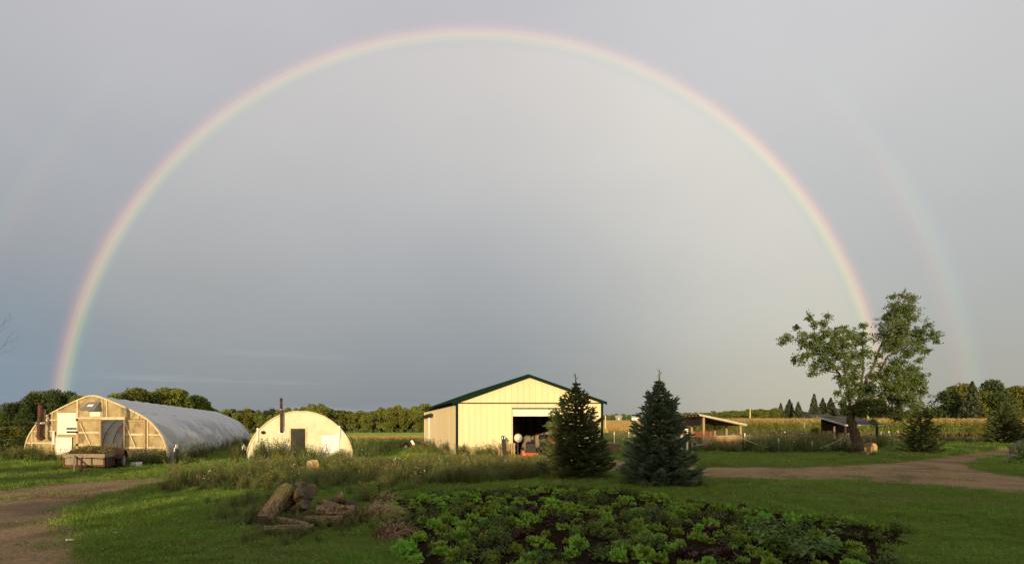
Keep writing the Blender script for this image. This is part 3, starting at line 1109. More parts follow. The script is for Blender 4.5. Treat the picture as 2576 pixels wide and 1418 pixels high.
    # shutters with slats
    for (a, b, z0, z1), ns in zip(sh, (13, 12)):
        mb = MB()
        fr.box(mb, a, b, 0.012, 0.03, z0, z1)
        v = mb.build('shutter', 'black', t)
        hh = (z1 - z0) / ns
        for k in range(ns):
            if ns == 13 and k in (1, 3):
                parts = [(a, a + (b - a) * 0.47)]          # two slats hang half open
            else:
                parts = [(a, b)]
            for p, q in parts:
                za = z0 + k * hh
                mb = MB()
                mb.hexa([P(p, .034, za + hh * .06), P(q, .034, za + hh * .06), P(q, .034, za + hh * .97), P(p, .034, za + hh * .97),
                         P(p, .062, za + hh * .04), P(q, .062, za + hh * .04), P(q, .042, za + hh * .97), P(p, .042, za + hh * .97)])
                mb.build('slat', 'white_paint', v)

    # sliding doors: frame, rails, brace and panes each
    def door(pxa, pxb, pya, pyb, railsy, brace):
        a, zt = m(pxa, pya)
        b, _ = m(pxb, pya)
        z0 = max(0.04, m(pxb, pyb)[1])
        mb = MB()
        fr.box(mb, a + .05, b - .05, 0.075, 0.085, z0 + .05, zt - .05)
        d = mb.build('sliding_door', 'poly', t)
        w = 0.11
        for p, q, r0, r1, mm in ((a, a + w, z0, zt, 'wood'), (b - w, b, z0, zt, 'wood'), (a + w, b - w, zt - w, zt, 'wood'), (a + w, b - w, z0, z0 + w, 'wood_grey')):
            mb = MB()
            fr.box(mb, p, q, 0.062, 0.112, r0, r1)
            mb.build('frame_board', mm, d)
        for y in railsy:
            z = m(pxa, y)[1]
            mb = MB()
            fr.box(mb, a + w, b - w, 0.066, 0.108, z - .045, z + .045)
            mb.build('rail', 'wood_cream', d)
        (p, y0), (q, y1) = brace
        sa, za = m(p, y0)
        sb, zb = m(q, y1)
        mb = MB()
        mb.bar(P(sa, 0.13, za), P(sb, 0.13, zb), 0.05, 0.03, up=(fr.n.x, fr.n.y, 0))
        mb.build('brace', 'wood_cream', d)
    door(200, 259.5, 1052.5, 1158, (1087, 1119), ((209, 1064), (234, 1117)))
    door(317, 371, 1055, 1162, (1092, 1125), ((321, 1060), (355, 1143)))
    for y in (1055.5, 1086.5, 1118):
        s, z = m(200.5, y)
        mb = MB()
        fr.box(mb, s - 0.07, s + 0.07, 0.114, 0.13, z - .05, z + .05)
        mb.build('hinge', 'black', t)
    # exhaust hood with its sticker, light box below
    a, zt = m(229, 1011)
    b = m(257, 1011)[0]
    a2, zb = m(224.5, 1033)
    b2 = m(260, 1033)[0]
    mb = MB()
    mb.hexa([P(a2, .02, zb), P(b2, .02, zb), P(b2, .42, zb), P(a2, .42, zb), P(a, .02, zt), P(b, .02, zt), P(b, .12, zt), P(a, .12, zt)])
    hd = mb.build('exhaust_hood', 'hood', t)
    q0, q1 = m(234, 1018)[0], m(248, 1018)[0]
    mb = MB()
    f = lambda z: .12 + (zt - z) / (zt - zb) * .30 + .004
    za, zb_ = zt - (zt - zb) * .28, zt - (zt - zb) * .52
    mb.add([P(q0, f(zb_), zb_), P(q1, f(zb_), zb_), P(q1, f(za), za), P(q0, f(za), za)], [(0, 1, 2, 3)])
    mb.build('sticker', 'white_paint', hd)
    a, zt2 = m(231, 1035)
    b, zb2 = m(257, 1047)
    mb = MB()
    fr.box(mb, a, b, -0.005, 0.09, zb2, zt2)
    fan = mb.build('fan_box', 'white_paint', t)
    # stove flue outside on the left: pipe, tee, elbow, and the post that holds it
    def pt(px, py, o):
        f2 = Fr(fr.A + fr.n * o, fr.ex)
        s, z = f2.m(px, py)
        return f2.P(s, 0, z)
    mb = MB()
    mb.tube([pt(101, 1016, .45), pt(100.5, 1040, .45), pt(98.5, 1066, .45), pt(97.5, 1095, .45), pt(99, 1101, .45), pt(104, 1103, .42), pt(111, 1100, .3)], [.085, .085, .08, .085, .085, .085, .08], 12)
    fl = mb.build('stove_flue', 'rust', t, True)
    mb = MB()
    mb.tube([pt(101, 1013, .45), pt(101, 1015, .45)], [.11, .11], 12)
    mb.build('flue_cap', 'rust', fl)
    mb = MB()
    mb.tube([pt(93, 1064.5, .45), pt(108, 1064, .40), pt(123, 1062, .05)], [.085, .07, .07], 12)
    mb.build('flue_tee', 'galv', fl, True)
    mb = MB()
    mb.bar(pt(111, 1029, .25), pt(108, 1098, .25), 0.12, 0.09)
    mb.build('flue_post', 'wood_grey', t)
    s, z = m(139, 1100)
    mb = MB()
    fr.box(mb, s - .06, s + .06, 0.05, 0.08, m(139, 1117)[1], m(139, 1083)[1])
    mb.build('cover_plate', 'white_paint', t)
    s, z = m(417, 1137)
    mb = MB()
    mb.tube([P(s, 0.0, z), P(s, .12, z), P(s - .05, .18, z)], [.09, .09, .07], 10)
    mb.build('vent_cap', 'black', t)
    return fr, axis, pf, hw


tun_fr, tun_axis, tun_pf, tun_hw = build_tunnel()


# ------------------------------------------------------------------ open sheds on the right
def build_run_in():
    P0 = Vector((12.6, 34.0))
    t = thing('run_in_shed', 'open timber animal shelter with white-edged slanted roof and plywood front', 'shed', (P0.x, P0.y, 0))
    w, dp = 2.42, 4.3
    zh, zl = 2.36, 1.82
    X = lambda s, d: (P0.x + s, P0.y + d)
    zr = lambda s: zh + (zl - zh) * (s + 0.05) / (w + 0.1)
    for s, d in ((0, 0), (w, 0), (0, dp), (w, dp), (0, dp * 0.52), (w, dp * 0.52)):
        x, y = X(s, d)
        mb = MB().box(x - .065, x + .065, y - .065, y + .065, 0, zr(s) - 0.03)
        mb.build('post', 'wood', t)
    a, b = -0.38, w + 0.32
    za, zb = zr(a), zr(b)
    mb = MB()
    c = lambda s, d, z: (P0.x + s, P0.y + d, z)
    mb.hexa([c(a, -.25, za + .06), c(b, -.25, zb + .06), c(b, dp + .3, zb + .06), c(a, dp + .3, za + .06), c(a, -.25, za + .095), c(b, -.25, zb + .095), c(b, dp + .3, zb + .095), c(a, dp + .3, za + .095)])
    roof = mb.build('roof', 'roof_white', t)
    for k in range(8):
        d = -0.15 + (dp + .3) * k / 7
        mb = MB()
        mb.bar(c(a + .05, d, za), c(b - .05, d, zb), 0.045, 0.11)
        mb.build('rafter', 'wood', roof)
    mb = MB()
    mb.hexa([c(a, -.285, za - .03), c(b, -.285, zb - .03), c(b, -.252, zb - .03), c(a, -.252, za - .03), c(a, -.285, za + .06), c(b, -.285, zb + .06), c(b, -.252, zb + .06), c(a, -.252, za + .06)])
    mb.build('fascia', 'roof_white', roof)
    mb = MB()
    mb.box(P0.x - .10, P0.x - .068, P0.y + .2, P0.y + dp, zh - .62, zh - .1)
    mb.build('header_board', 'dark_wood', t)
    mb = MB()
    mb.box(P0.x + .07, P0.x + w + .08, P0.y - .10, P0.y - .068, 0.0, 1.10)
    mb.build('front_panel', 'plywood', t)
    mb = MB()
    mb.box(P0.x - .09, P0.x - .068, P0.y + .07, P0.y + dp * .52, 0.0, 0.98)
    mb.build('side_panel', 'plywood_grey', t)
    mb = MB()
    mb.box(P0.x, P0.x + w, P0.y + dp + .07, P0.y + dp + .10, .3, 1.30)
    bp = mb.build('back_panel', 'red_dull', t)
    for k in range(4):
        x = P0.x + .25 + k * .62
        MB().box(x, x + .05, P0.y + dp + .02, P0.y + dp + .068, .3, 1.34).build('batten', 'wood', bp)
    MB().box(P0.x + w - .03, P0.x + w + .0, P0.y + .07, P0.y + dp, 0.1, 0.95).build('side_panel', 'plywood', t)


build_run_in()


def build_dark_shed():
    N = Vector((24.5, 38.0))
    w, dp = 2.55, 3.1
    t = thing('dark_roof_shelter', 'small open shelter with dark shingled roof behind the leafy tree', 'shed', (N.x, N.y, 0))
    zlo, zhi = 1.82, 2.40
    c = lambda s, d, z: (N.x + s, N.y + d, z)
    zz = lambda d: zlo + (zhi - zlo) * d / dp
    for s, d in ((.1, .15), (w - .1, .15), (.1, dp - .1), (w - .1, dp - .1), (w / 2, dp - .1)):
        MB().box(N.x + s - .06, N.x + s + .06, N.y + d - .06, N.y + d + .06, 0, zz(d) - .02).build('post', 'dark_wood', t)
    a, b, d0, d1 = -.15, w + .15, -.25, dp + .2
    mb = MB().hexa([c(a, d0, zz(d0)), c(b, d0, zz(d0)), c(b, d1, zz(d1)), c(a, d1, zz(d1)), c(a, d0, zz(d0) + .07), c(b, d0, zz(d0) + .07), c(b, d1, zz(d1) + .07), c(a, d1, zz(d1) + .07)])
    roof = mb.build('roof', 'shingle', t)
    for k in range(9):
        d = d0 + (d1 - d0) * k / 9
        dd = (d1 - d0) / 9 + .02
        mb = MB().hexa([c(a, d, zz(d) + .072), c(b, d, zz(d) + .072), c(b, d + dd, zz(d + dd) + .072), c(a, d + dd, zz(d + dd) + .072),
                        c(a, d, zz(d) + .092), c(b, d, zz(d) + .092), c(b, d + dd, zz(d + dd) + .076), c(a, d + dd, zz(d + dd) + .076)])
        mb.build('shingle_course', 'shingle', roof)
    mb = MB().hexa([c(a - .035, d0, zz(d0) - .04), c(a - .003, d0, zz(d0) - .04), c(a - .003, d1, zz(d1) - .04), c(a - .035, d1, zz(d1) - .04),
                    c(a - .035, d0, zz(d0) + .085), c(a - .003, d0, zz(d0) + .085), c(a - .003, d1, zz(d1) + .085), c(a - .035, d1, zz(d1) + .085)])
    mb.build('fascia', 'roof_white', roof)
    MB().box(N.x + a, N.x + b, N.y + d0 - .03, N.y + d0 - .003, zz(d0) - .05, zz(d0) + .06).build('fascia', 'roof_white', roof)
    MB().box(N.x + .1, N.x + w - .1, N.y + .06, N.y + .085, 0.0, .92).build('front_panel', 'plywood_grey', t)
    MB().box(N.x + .12, N.x + .145, N.y + .25, N.y + dp * .6, 0.0, .85).build('side_panel', 'plywood_grey', t)
    MB().box(N.x + .1, N.x + w - .1, N.y + dp - .03, N.y + dp - .003, 1.15, zhi - .1).build('back_panel', 'dark_wood', t)
    MB().box(N.x + .12, N.x + w - .1, N.y + dp - .08, N.y + dp - .04, .55, .72).build('rail', 'dark_wood', t)


build_dark_shed()

# ------------------------------------------------------------------ small plants (shapes that are sown over the ground)
def blades(n, rad, h0, h1, w, lean, r, z0=0.0):
    a = r.uniform(0, 2 * np.pi, n)
    q = rad * np.sqrt(r.uniform(0, 1, n))
    x, y = q * np.cos(a), q * np.sin(a)
    h = r.uniform(h0, h1, n)
    d = r.uniform(0, 2 * np.pi, n)
    dx, dy = np.cos(d), np.sin(d)
    l = h * r.uniform(0.1, lean, n)
    tw = r.uniform(0, 2 * np.pi, n)
    wx, wy = np.cos(tw) * w / 2, np.sin(tw) * w / 2
    z = np.full(n, z0)
    V = np.stack([np.stack([x - wx, y - wy, z], 1), np.stack([x + wx, y + wy, z], 1),
                  np.stack([x + dx * l * .3 - wx * .8, y + dy * l * .3 - wy * .8, z + h * .6], 1), np.stack([x + dx * l * .3 + wx * .8, y + dy * l * .3 + wy * .8, z + h * .6], 1),
                  np.stack([x + dx * l, y + dy * l, z + h * np.sqrt(np.maximum(.2, 1 - (l / h) ** 2 * .5))], 1)], 1).reshape(-1, 3)
    b = np.arange(n)[:, None] * 5
    F = (b + [0, 1, 3, 2]).tolist() + (b + [2, 3, 4]).tolist()
    return V, F, V.reshape(n, 5, 3)[:, 4]


class Mix:
    """gathers bits of different material into one mesh"""
    def __init__(s, mats):
        s.mats, s.V, s.F, s.I, s.n = mats, [], [], [], 0

    def add(s, V, F, m):
        V = np.asarray(V, float)
        F = F if isinstance(F, list) else F.tolist()
        s.V.append(V)
        s.F += [[i + s.n for i in f] for f in F]
        s.I += [s.mats.index(m)] * len(F)
        s.n += len(V)

    def mesh(s, name):
        return np_mesh(name, np.concatenate(s.V), s.F, s.mats, s.I)


def leaves_on_stem(mx, m, base, tip, n, ln, r, w=0.35, droop=0.4, f0=0.15):
    base, tip = np.asarray(base, float), np.asarray(tip, float)
    V, F = [], []
    for k in range(n):
        f = f0 + (1 - f0) * (k + r.uniform(0, 1)) / n
        p = base + (tip - base) * f
        a = k * 2.4 + r.uniform(-.5, .5)
        L = ln * r.uniform(.6, 1.2) * (1.15 - .6 * f)
        d = np.array([np.cos(a), np.sin(a), 0])
        s = np.array([-np.sin(a), np.cos(a), 0]) * L * w
        up = np.array([0, 0, 1.0])
        q = len(V)
        V += [p, p + d * L * .5 + s + up * L * .28, p + d * L * .55 + up * L * .18, p + d * L * .5 - s + up * L * .28, p + d * L + up * L * (.25 - droop * r.uniform(.3, 1))]
        F += [[q, q + 2, q + 1], [q, q + 3, q + 2], [q + 1, q + 2, q + 4], [q + 2, q + 3, q + 4]]
    mx.add(V, F, m)


def stem(mx, m, p0, p1, w):
    p0, p1 = np.asarray(p0, float), np.asarray(p1, float)
    a, b = np.array([w, 0, 0]), np.array([0, w, 0])
    mx.add([p0 - a, p0 + a, p1 + a * .4, p1 - a * .4, p0 - b, p0 + b, p1 + b * .4, p1 - b * .4], [[0, 1, 2, 3], [4, 5, 6, 7]], m)


def make_protos():
    r = np.random.default_rng(3)
    for k in range(5):                                   # lawn patches with clover
        mx = Mix(['grass', 'grass_dry'])
        V, F, _ = blades(330, 0.36, 0.025, 0.085, 0.007, 0.9, r)
        mx.add(V, F, 'grass')
        V, F, _ = blades(14, 0.36, 0.03, 0.09, 0.007, 0.9, r)
        mx.add(V, F, 'grass_dry')
        n = 34 if k > 2 else 10
        C = np.stack([r.uniform(-.33, .33, n), r.uniform(-.33, .33, n), r.uniform(.025, .065, n)], 1)
        V, F = cards(C, 0.032, r, 0.0, 2.0)
        V[:, 2] = np.repeat(C[:, 2], 4) + (V[:, 2] - np.repeat(C[:, 2], 4)) * 0.35
        mx.add(V, F, 'grass')
        proto('lawn', 'lawn', mx.mesh('lawn'))
    for k in range(3):                                   # thin worn grass of the drive edges
        mx = Mix(['grass', 'grass_dry'])
        V, F, _ = blades(46, 0.30, 0.015, 0.06, 0.009, 1.1, r)
        mx.add(V, F, 'grass')
        V, F, _ = blades(40, 0.32, 0.015, 0.05, 0.009, 1.2, r)
        mx.add(V, F, 'grass_dry')
        proto('worn', 'worn', mx.mesh('worn'))
    # weeds, all about one metre tall before sizing
    for k in range(3):                                   # 0-2 tall grass
        mx = Mix(['weed', 'weed_pale', 'grass_dry'])
        V, F, _ = blades(90, 0.22, 0.35, 1.0, 0.016, 0.6, r)
        mx.add(V, F, 'weed')
        V, F, _ = blades(40, 0.24, 0.5, 1.05, 0.013, 0.5, r)
        mx.add(V, F, 'weed_pale')
        V, F, T = blades(10, 0.2, 0.9, 1.25, 0.010, 0.35, r)
        mx.add(V, F, 'grass_dry')
        C = np.repeat(T, 5, 0) - np.array([0, 0, 1]) * r.uniform(0, .16, (50, 1)) + r.normal(0, .012, (50, 3))
        V, F = cards(C, 0.06, r)
        mx.add(V, F, 'grass_dry')
        proto('weeds', 'weed', mx.mesh('weed'))
    for k in range(3):                                   # 3-5 leafy weeds
        mx = Mix(['weed', 'weed_pale'])
        for j in range(7):
            b = r.normal(0, .10, 3)
            b[2] = 0
            tp = b * 2.4 + np.array([0, 0, r.uniform(.6, 1.05)]) + np.append(r.normal(0, .07, 2), 0)
            stem(mx, 'weed_pale', b, tp, .006)
            leaves_on_stem(mx, 'weed' if j % 3 else 'weed_pale', b, tp, 16, .19, r, .28)
        proto('weeds', 'weed', mx.mesh('weed'))
    for k in range(2):                                   # 6-7 goldenrod
        mx = Mix(['weed', 'weed_pale', 'flower_y'])
        for j in range(8):
            b = np.append(r.normal(0, .12, 2), 0)
            tp = b * 2.0 + np.array([0, 0, r.uniform(.7, 1.05)])
            stem(mx, 'weed', b, tp, .006)
            leaves_on_stem(mx, 'weed', b, tp, 15, .15, r, .2)
            n = 15
            C = tp + np.stack([r.normal(0, .055, n), r.normal(0, .055, n), r.uniform(-.14, .06, n)], 1)
            V, F = cards(C, .035, r)
            mx.add(V, F, 'flower_y')
        proto('weeds', 'weed', mx.mesh('weed'))
    for k in range(2):                                   # 8-9 white-flowered weeds
        mx = Mix(['weed', 'flower_w', 'weed_pale'])
        for j in range(9):
            b = np.append(r.normal(0, .10, 2), 0)
            tp = b * 2.6 + np.array([0, 0, r.uniform(.6, 1.05)])
            stem(mx, 'weed_pale', b, tp, .005)
            leaves_on_stem(mx, 'weed', b, tp, 9, .14, r, .22)
            C = tp + r.normal(0, .05, (4, 3))
            V, F = cards(C, .04, r, 0, 2)
            mx.add(V, F, 'flower_w')
        proto('weeds', 'weed', mx.mesh('weed'))
    mx = Mix(['straw', 'grass_dry'])                     # 10 dead brown weeds
    V, F, T = blades(50, .25, .4, 1.0, .012, .8, r)
    mx.add(V, F, 'straw')
    C = np.repeat(T, 3, 0) + r.normal(0, .03, (150, 3))
    V, F = cards(C, .06, r)
    mx.add(V, F, 'grass_dry')
    proto('weeds', 'weed', mx.mesh('weed'))
    for k in range(2):                                   # 11-12 airy feathery weeds, pale tops
        mx = Mix(['weed', 'weed_pale'])
        for j in range(8):
            b = np.append(r.normal(0, .10, 2), 0)
            tp = b * 2.2 + np.array([0, 0, r.uniform(.75, 1.25)]) + np.append(r.normal(0, .1, 2), 0)
            stem(mx, 'weed', b, tp, .006)
            for q in range(7):
                f = .35 + .6 * q / 7
                s0 = b + (tp - b) * f
                a = r.uniform(0, 6.28)
                s1 = s0 + np.array([np.cos(a) * .16, np.sin(a) * .16, .16]) * (1.1 - f * .5)
                stem(mx, 'weed_pale', s0, s1, .003)
                C = s0 + (s1 - s0) * r.uniform(.3, 1.1, (7, 1)) + r.normal(0, .015, (7, 3))
                V, F = cards(C, .05, r)
                mx.add(V, F, 'weed_pale' if j % 2 else 'weed')
        proto('weeds', 'weed', mx.mesh('weed'))
    # garden weeds: low, broad and narrow leaves
    for k in range(4):
        mx = Mix(['garden_weed', 'weed_pale'])
        for j in range(5):
            b = np.append(r.normal(0, .06, 2), 0)
            tp = b * 2.5 + np.array([0, 0, r.uniform(.08, .26)])
            stem(mx, 'garden_weed', b, tp, .004)
            leaves_on_stem(mx, 'garden_weed', b, tp, 9, .12 if k % 2 else .09, r, .2 if k < 2 else .4, .5, .05)
        if k == 3:
            V, F, _ = blades(30, .14, .1, .3, .009, .9, r)
            mx.add(V, F, 'weed_pale')
        proto('garden', 'garden_weed', mx.mesh('garden_weed'))
    # corn, three stalks to a hill
    for k in range(3):
        mx = Mix(['corn', 'corn_dry'])
        for j in range(4):
            b = np.append(r.uniform(-.4, .4, 2), 0)
            hh = r.uniform(1.7, 2.2)
            tp = b + np.array([0, 0, hh])
            stem(mx, 'corn', b, tp, .018)
            leaves_on_stem(mx, 'corn', b, tp, 12, .75, r, .075, .5, .12)
            leaves_on_stem(mx, 'corn_dry', b, tp, 4, .6, r, .075, .9, .05)
            C = tp + np.stack([r.normal(0, .07, 5), r.normal(0, .07, 5), r.uniform(-.02, .22, 5)], 1)
            V, F = cards(C, .2, r, 0, .5)
            mx.add(V, F, 'corn_dry')
        proto('corn', 'corn', mx.mesh('corn'))
    for k in range(2):                                   # 0-1 ripe crop, 2-3 hay grass: short stands for the far fields
        mx = Mix(['corn_dry', 'field_tan'])
        V, F, T = blades(70, .55, .45, .75, .05, .5, r)
        mx.add(V, F, 'corn_dry')
        proto('stand', 'stand', mx.mesh('stand'))
    for k in range(2):
        mx = Mix(['field_green', 'grass_dry'])
        V, F, T = blades(80, .6, .22, .42, .04, .6, r)
        mx.add(V, F, 'field_green')
        proto('stand', 'stand', mx.mesh('stand'))
    # straw and clippings on the drive, pebbles
    for k in range(3):
        mb = MB()
        for j in range(5):
            x, y, q = r.uniform(-.3, .3), r.uniform(-.3, .3), r.uniform(.006, .02)
            vs = [(x + q * np.cos(a) * r.uniform(.7, 1.2), y + q * np.sin(a) * r.uniform(.7, 1.2), 0) for a in np.arange(6) * 1.047]
            mb.add(vs + [(x + q * .2, y, q * .8)], [(i, (i + 1) % 6, 6) for i in range(6)])
        proto('pebble', 'pebble', mb.mesh('pebble', 'stone'))


make_protos()


def grid_pts(x0, x1, y0, y1, cell, r=None):
    r = r or rng
    X, Y = np.meshgrid(np.arange(x0, x1, cell), np.arange(y0, y1, cell))
    X = X.ravel() + r.uniform(-.5, .5, X.size) * cell
    Y = Y.ravel() + r.uniform(-.5, .5, Y.size) * cell
    return X, Y


def rows(X, Y, size, which, zf=None):
    n = len(X)
    Z = np.array([tz(x, y) for x, y in zip(X, Y)]) if zf is None else zf
    return np.stack([X, Y, Z, rng.uniform(0, 6.28, n), size * np.ones(n), which * np.ones(n)], 1)


BARN_BOX = [(-3.3, 28.7), (5.2, 28.7), (1.0, 44.6), (-7.7, 44.6)]
QUON_BOX = [(-12.7, 24.45), (-7.95, 25.95), (-10.3, 33.2), (-15.0, 31.7)]
TUN_BOX = [(-15.2, 22.95), (-24.3, 25.55), (-34.1, 52.2), (-25.0, 49.6)]


def off_things(X, Y):
    return ~(in_poly(X, Y, BARN_BOX) | in_poly(X, Y, QUON_BOX) | in_poly(X, Y, TUN_BOX))


def build_lawn():
    out = []
    worn = []
    for y0, y1, cell, sz in ((5.4, 9.0, .19, .85), (9.0, 14, .27, 1.0), (14, 22, .40, 1.3), (22, 34, .62, 1.9), (34, 50, 1.0, 2.8)):
        X, Y = grid_pts(-1.08 * y1, 1.08 * y1, y0, y1, cell)
        k = (np.abs(X) < 1.06 * Y) & ~in_poly(X, Y, GARDEN_R) & off_things(X, Y)
        X, Y = X[k], Y[k]
        dr = in_poly(X, Y, LDRIVE_R) | in_poly(X, Y, TRACK_R)
        hv = np.array([1 + .45 * mnoise.noise(Vector((x * .45, y * .45, 21))) for x, y in zip(X[~dr], Y[~dr])])
        out.append(rows(X[~dr], Y[~dr], rng.uniform(.7, 1.25, (~dr).sum()) * sz * hv, rng.integers(0, 5, (~dr).sum())))
        # scattered tufts that creep into the drive
        Xd, Yd = X[dr], Y[dr]
        nz = np.array([mnoise.noise(Vector((x * .7, y * .7, 4))) for x, y in zip(Xd, Yd)]) if len(Xd) else np.zeros(0)
        kk = nz > .20
        worn.append(rows(Xd[kk], Yd[kk], rng.uniform(.6, 1.1, kk.sum()) * min(sz, 1.3), rng.integers(0, 3, kk.sum())))
    # fringe along the edges of the drives
    for poly in (LDRIVE_R, TRACK_R):
        for (x, y) in poly:
            if y > 5 and abs(x) < 1.1 * y:
                q = rng.normal(0, .22, (6, 2))
                worn.append(rows(x + q[:, 0], y + q[:, 1], rng.uniform(.7, 1.4, 6), rng.integers(0, 3, 6)))
    scatter('lawn_grass', 'lawn', np.concatenate(out), 'short green lawn grass and clover around the yard', 'grass')
    scatter('worn_grass', 'worn', np.concatenate(worn), 'thin worn grass along the edges of the gravel drives', 'grass')
    X, Y = grid_pts(-24, 26, 5.5, 20, .30)
    dr = in_poly(X, Y, LDRIVE_R) | in_poly(X, Y, TRACK_R)
    X, Y = X[dr], Y[dr]
    scatter('loose_gravel', 'pebble', rows(X, Y, rng.uniform(.6, 1.5, len(X)), rng.integers(0, 3, len(X)), np.full(len(X), .011)), 'loose stones lying on the gravel drives', 'gravel')


build_lawn()

MEADOW = PX([(405, 1228), (440, 1214), (540, 1206), (620, 1198), (640, 1172), (900, 1164), (1150, 1152), (1290, 1150), (1370, 1155), (1395, 1185), (1360, 1205), (1200, 1222), (1060, 1232), (980, 1246), (900, 1248), (800, 1240), (700, 1238), (600, 1236), (500, 1238), (400, 1240)])
BACKGRASS = PX([(610, 1178), (1080, 1160), (1080, 1122), (880, 1122), (890, 1162)])


def build_meadow():
    out = []
    x0, x1 = min(p[0] for p in MEADOW), max(p[0] for p in MEADOW)
    X, Y = grid_pts(x0, x1, 12.0, 30, .33)
    k = in_poly(X, Y, MEADOW) & off_things(X, Y)
    tr = in_poly(X, Y, TRACK_R)
    k &= ~tr | (rng.uniform(0, 1, len(X)) < .16)
    X, Y = X[k], Y[k]
    nz = np.array([mnoise.noise(Vector((x * .35, y * .35, 9))) for x, y in zip(X, Y)])
    w = rng.choice([0, 1, 2, 3, 4, 5, 6, 7, 8, 9, 10, 11, 12], len(X), p=[.18, .16, .14, .14, .12, .08, .006, .004, .02, .015, .045, .05, .04])
    s = (.56 + .24 * nz) * rng.uniform(.6, 1.2, len(X)) * np.clip((31 - Y) / 12, .55, 1)
    s *= np.where(Y < 14.5, .75, 1)
    bx, by = gp(787, 1186)
    s = np.where((np.abs(X - bx * Y / by) < .55) & (Y < by + .3) & (Y > by - 2.6), s * .35, s)
    out.append(rows(X, Y, s, w))
    # thicker growth at the feet of the buildings
    def along(p0, p1, n, size, kinds, spread=.35):
        f = rng.uniform(0, 1, n)
        x = p0[0] + (p1[0] - p0[0]) * f + rng.normal(0, spread, n)
        y = p0[1] + (p1[1] - p0[1]) * f - np.abs(rng.normal(0, spread, n)) - .1
        out.append(rows(x, y, size * rng.uniform(.5, 1.15, n), rng.choice(kinds, n)))
    along((-12.4, 24.4), (-10.9, 24.9), 26, .95, [11, 12, 3, 4, 0, 8], .3)
    along((-10.9, 24.9), (-9.6, 25.4), 22, .75, [11, 12, 8, 4, 6, 3])
    along((-9.4, 25.5), (-8.0, 25.9), 22, .55, [11, 0, 1, 8, 3])
    along((-3.0, 28.6), (0.2, 28.6), 26, .75, [11, 12, 8, 3, 0])
    along((-7.0, 43.0), (-3.4, 29.5), 40, .75, [11, 12, 8, 3, 0], .5)
    along((-7.8, 25.8), (-7.2, 26.6), 8, 1.15, [0, 1, 2], .12)
    along((-15.6, 23.0), (-16.8, 23.3), 20, .75, [3, 4, 8, 0, 5], .3)
    along((-17.5, 23.4), (-15.2, 22.6), 16, .5, [3, 4, 8, 0, 5], .4)
    along((-21.8, 24.8), (-24.8, 25.6), 46, .75, [3, 4, 5, 0, 1, 11], .45)
    along((-15.0, 23.4), (-24.6, 48), 110, .85, [0, 1, 2, 3, 4, 11], .5)
    # goldenrod by the barn door and among the meadow
    x, y = gp(1335, 1172)
    q = rng.normal(0, 1, (16, 2)) * (.55, .6)
    out.append(rows(x + q[:, 0], y + q[:, 1], rng.uniform(.35, .55, 16), rng.integers(6, 8, 16)))
    for px, py in ((718, 1185), (742, 1178), (1035, 1175)):
        x, y = gp(px, py)
        q = rng.normal(0, .25, (2, 2))
        out.append(rows(x + q[:, 0], y + q[:, 1], rng.uniform(.45, .7, 2), rng.integers(6, 8, 2)))
    # long grass behind the shed and the barn
    X, Y = grid_pts(-34, -3, 30, 64, .8)
    k = off_things(X, Y) & (np.abs(X) < 1.05 * Y) & (X > -.62 * Y)
    X, Y = X[k], Y[k]
    w = rng.choice([0, 1, 2, 3, 8, 10], len(X), p=[.28, .28, .24, .1, .05, .05])
    out.append(rows(X, Y, rng.uniform(.25, .5, len(X)), w))
    # weeds among and around the logs
    for px, py, n, sp, sz in ((625, 1305, 16, .25, .26), (720, 1290, 14, .16, .55), (690, 1325, 14, .25, .30), (610, 1275, 16, .35, .35), (860, 1325, 14, .35, .25), (930, 1262, 10, .3, .35), (760, 1345, 30, .5, .20), (700, 1350, 20, .4, .18), (850, 1318, 20, .35, .22), (640, 1320, 10, .2, .4)):
        x, y = gp(px, py)
        q = rng.normal(0, sp, (n, 2))
        out.append(rows(x + q[:, 0], y + q[:, 1], sz * rng.uniform(.6, 1.2, n), rng.choice([0, 1, 2, 3, 4], n)))
    # foot of the spruces
    for px, py, n in ((1450, 1204, 26), (1655, 1222, 22)):
        x, y = gp(px, py)
        out.append(rows(x + rng.uniform(-1.1, 1.1, n), y + rng.normal(0, .3, n) - .5, rng.uniform(.15, .35, n), rng.choice([0, 1, 2, 3], n)))
    # the old stump pile in the meadow
    scatter('meadow_weeds', 'weeds', np.concatenate(out), 'tall mixed weeds and long grass between the drive and the barn', 'weeds')
    # the overgrown paddock on the right
    out = []
    X, Y = grid_pts(9.0, 40, 30, 72, .62)
    u = X / Y
    front = np.interp(u, [.25, .36, .42, .62, .66, .72, .80, .93, 1.1], [31.5, 33.0, 31.0, 30.5, 34, 37, 47, 52, 54])
    k = (Y > front) & (u > .19) & (u < 1.05) & ~((X > 12.5) & (X < 15.1) & (Y > 33.8) & (Y < 38.5)) & ~((X > 24.4) & (X < 27.2) & (Y > 37.8) & (Y < 41.3))
    k &= ~((u > .36) & (u < .46) & (Y < 33.6))
    X, Y, u = X[k], Y[k], u[k]
    w = rng.choice([0, 1, 2, 3, 4, 5, 8, 10, 11, 12], len(X), p=[.10, .10, .08, .18, .16, .14, .05, .07, .06, .06])
    s = rng.uniform(.7, 1.25, len(X)) * np.interp(u, [.2, .36, .5, .62, .75, .9, 1.05], [.9, 1.0, 1.12, 1.05, .8, .6, .6])
    s *= np.interp(Y, [31, 33, 45, 72], [.8, 1, 1, .8])
    out.append(rows(X, Y, s, w))
    x, y = gp(1800, 1140)
    q = rng.normal(0, 1, (34, 2)) * (.9, .35)
    out.append(rows(x + q[:, 0], y + q[:, 1], rng.uniform(.35, .8, 34), rng.choice([3, 4, 5, 0, 1], 34)))
    x, y = gp(2118, 1143)
    q = rng.normal(0, 1, (26, 2)) * (.45, .4)
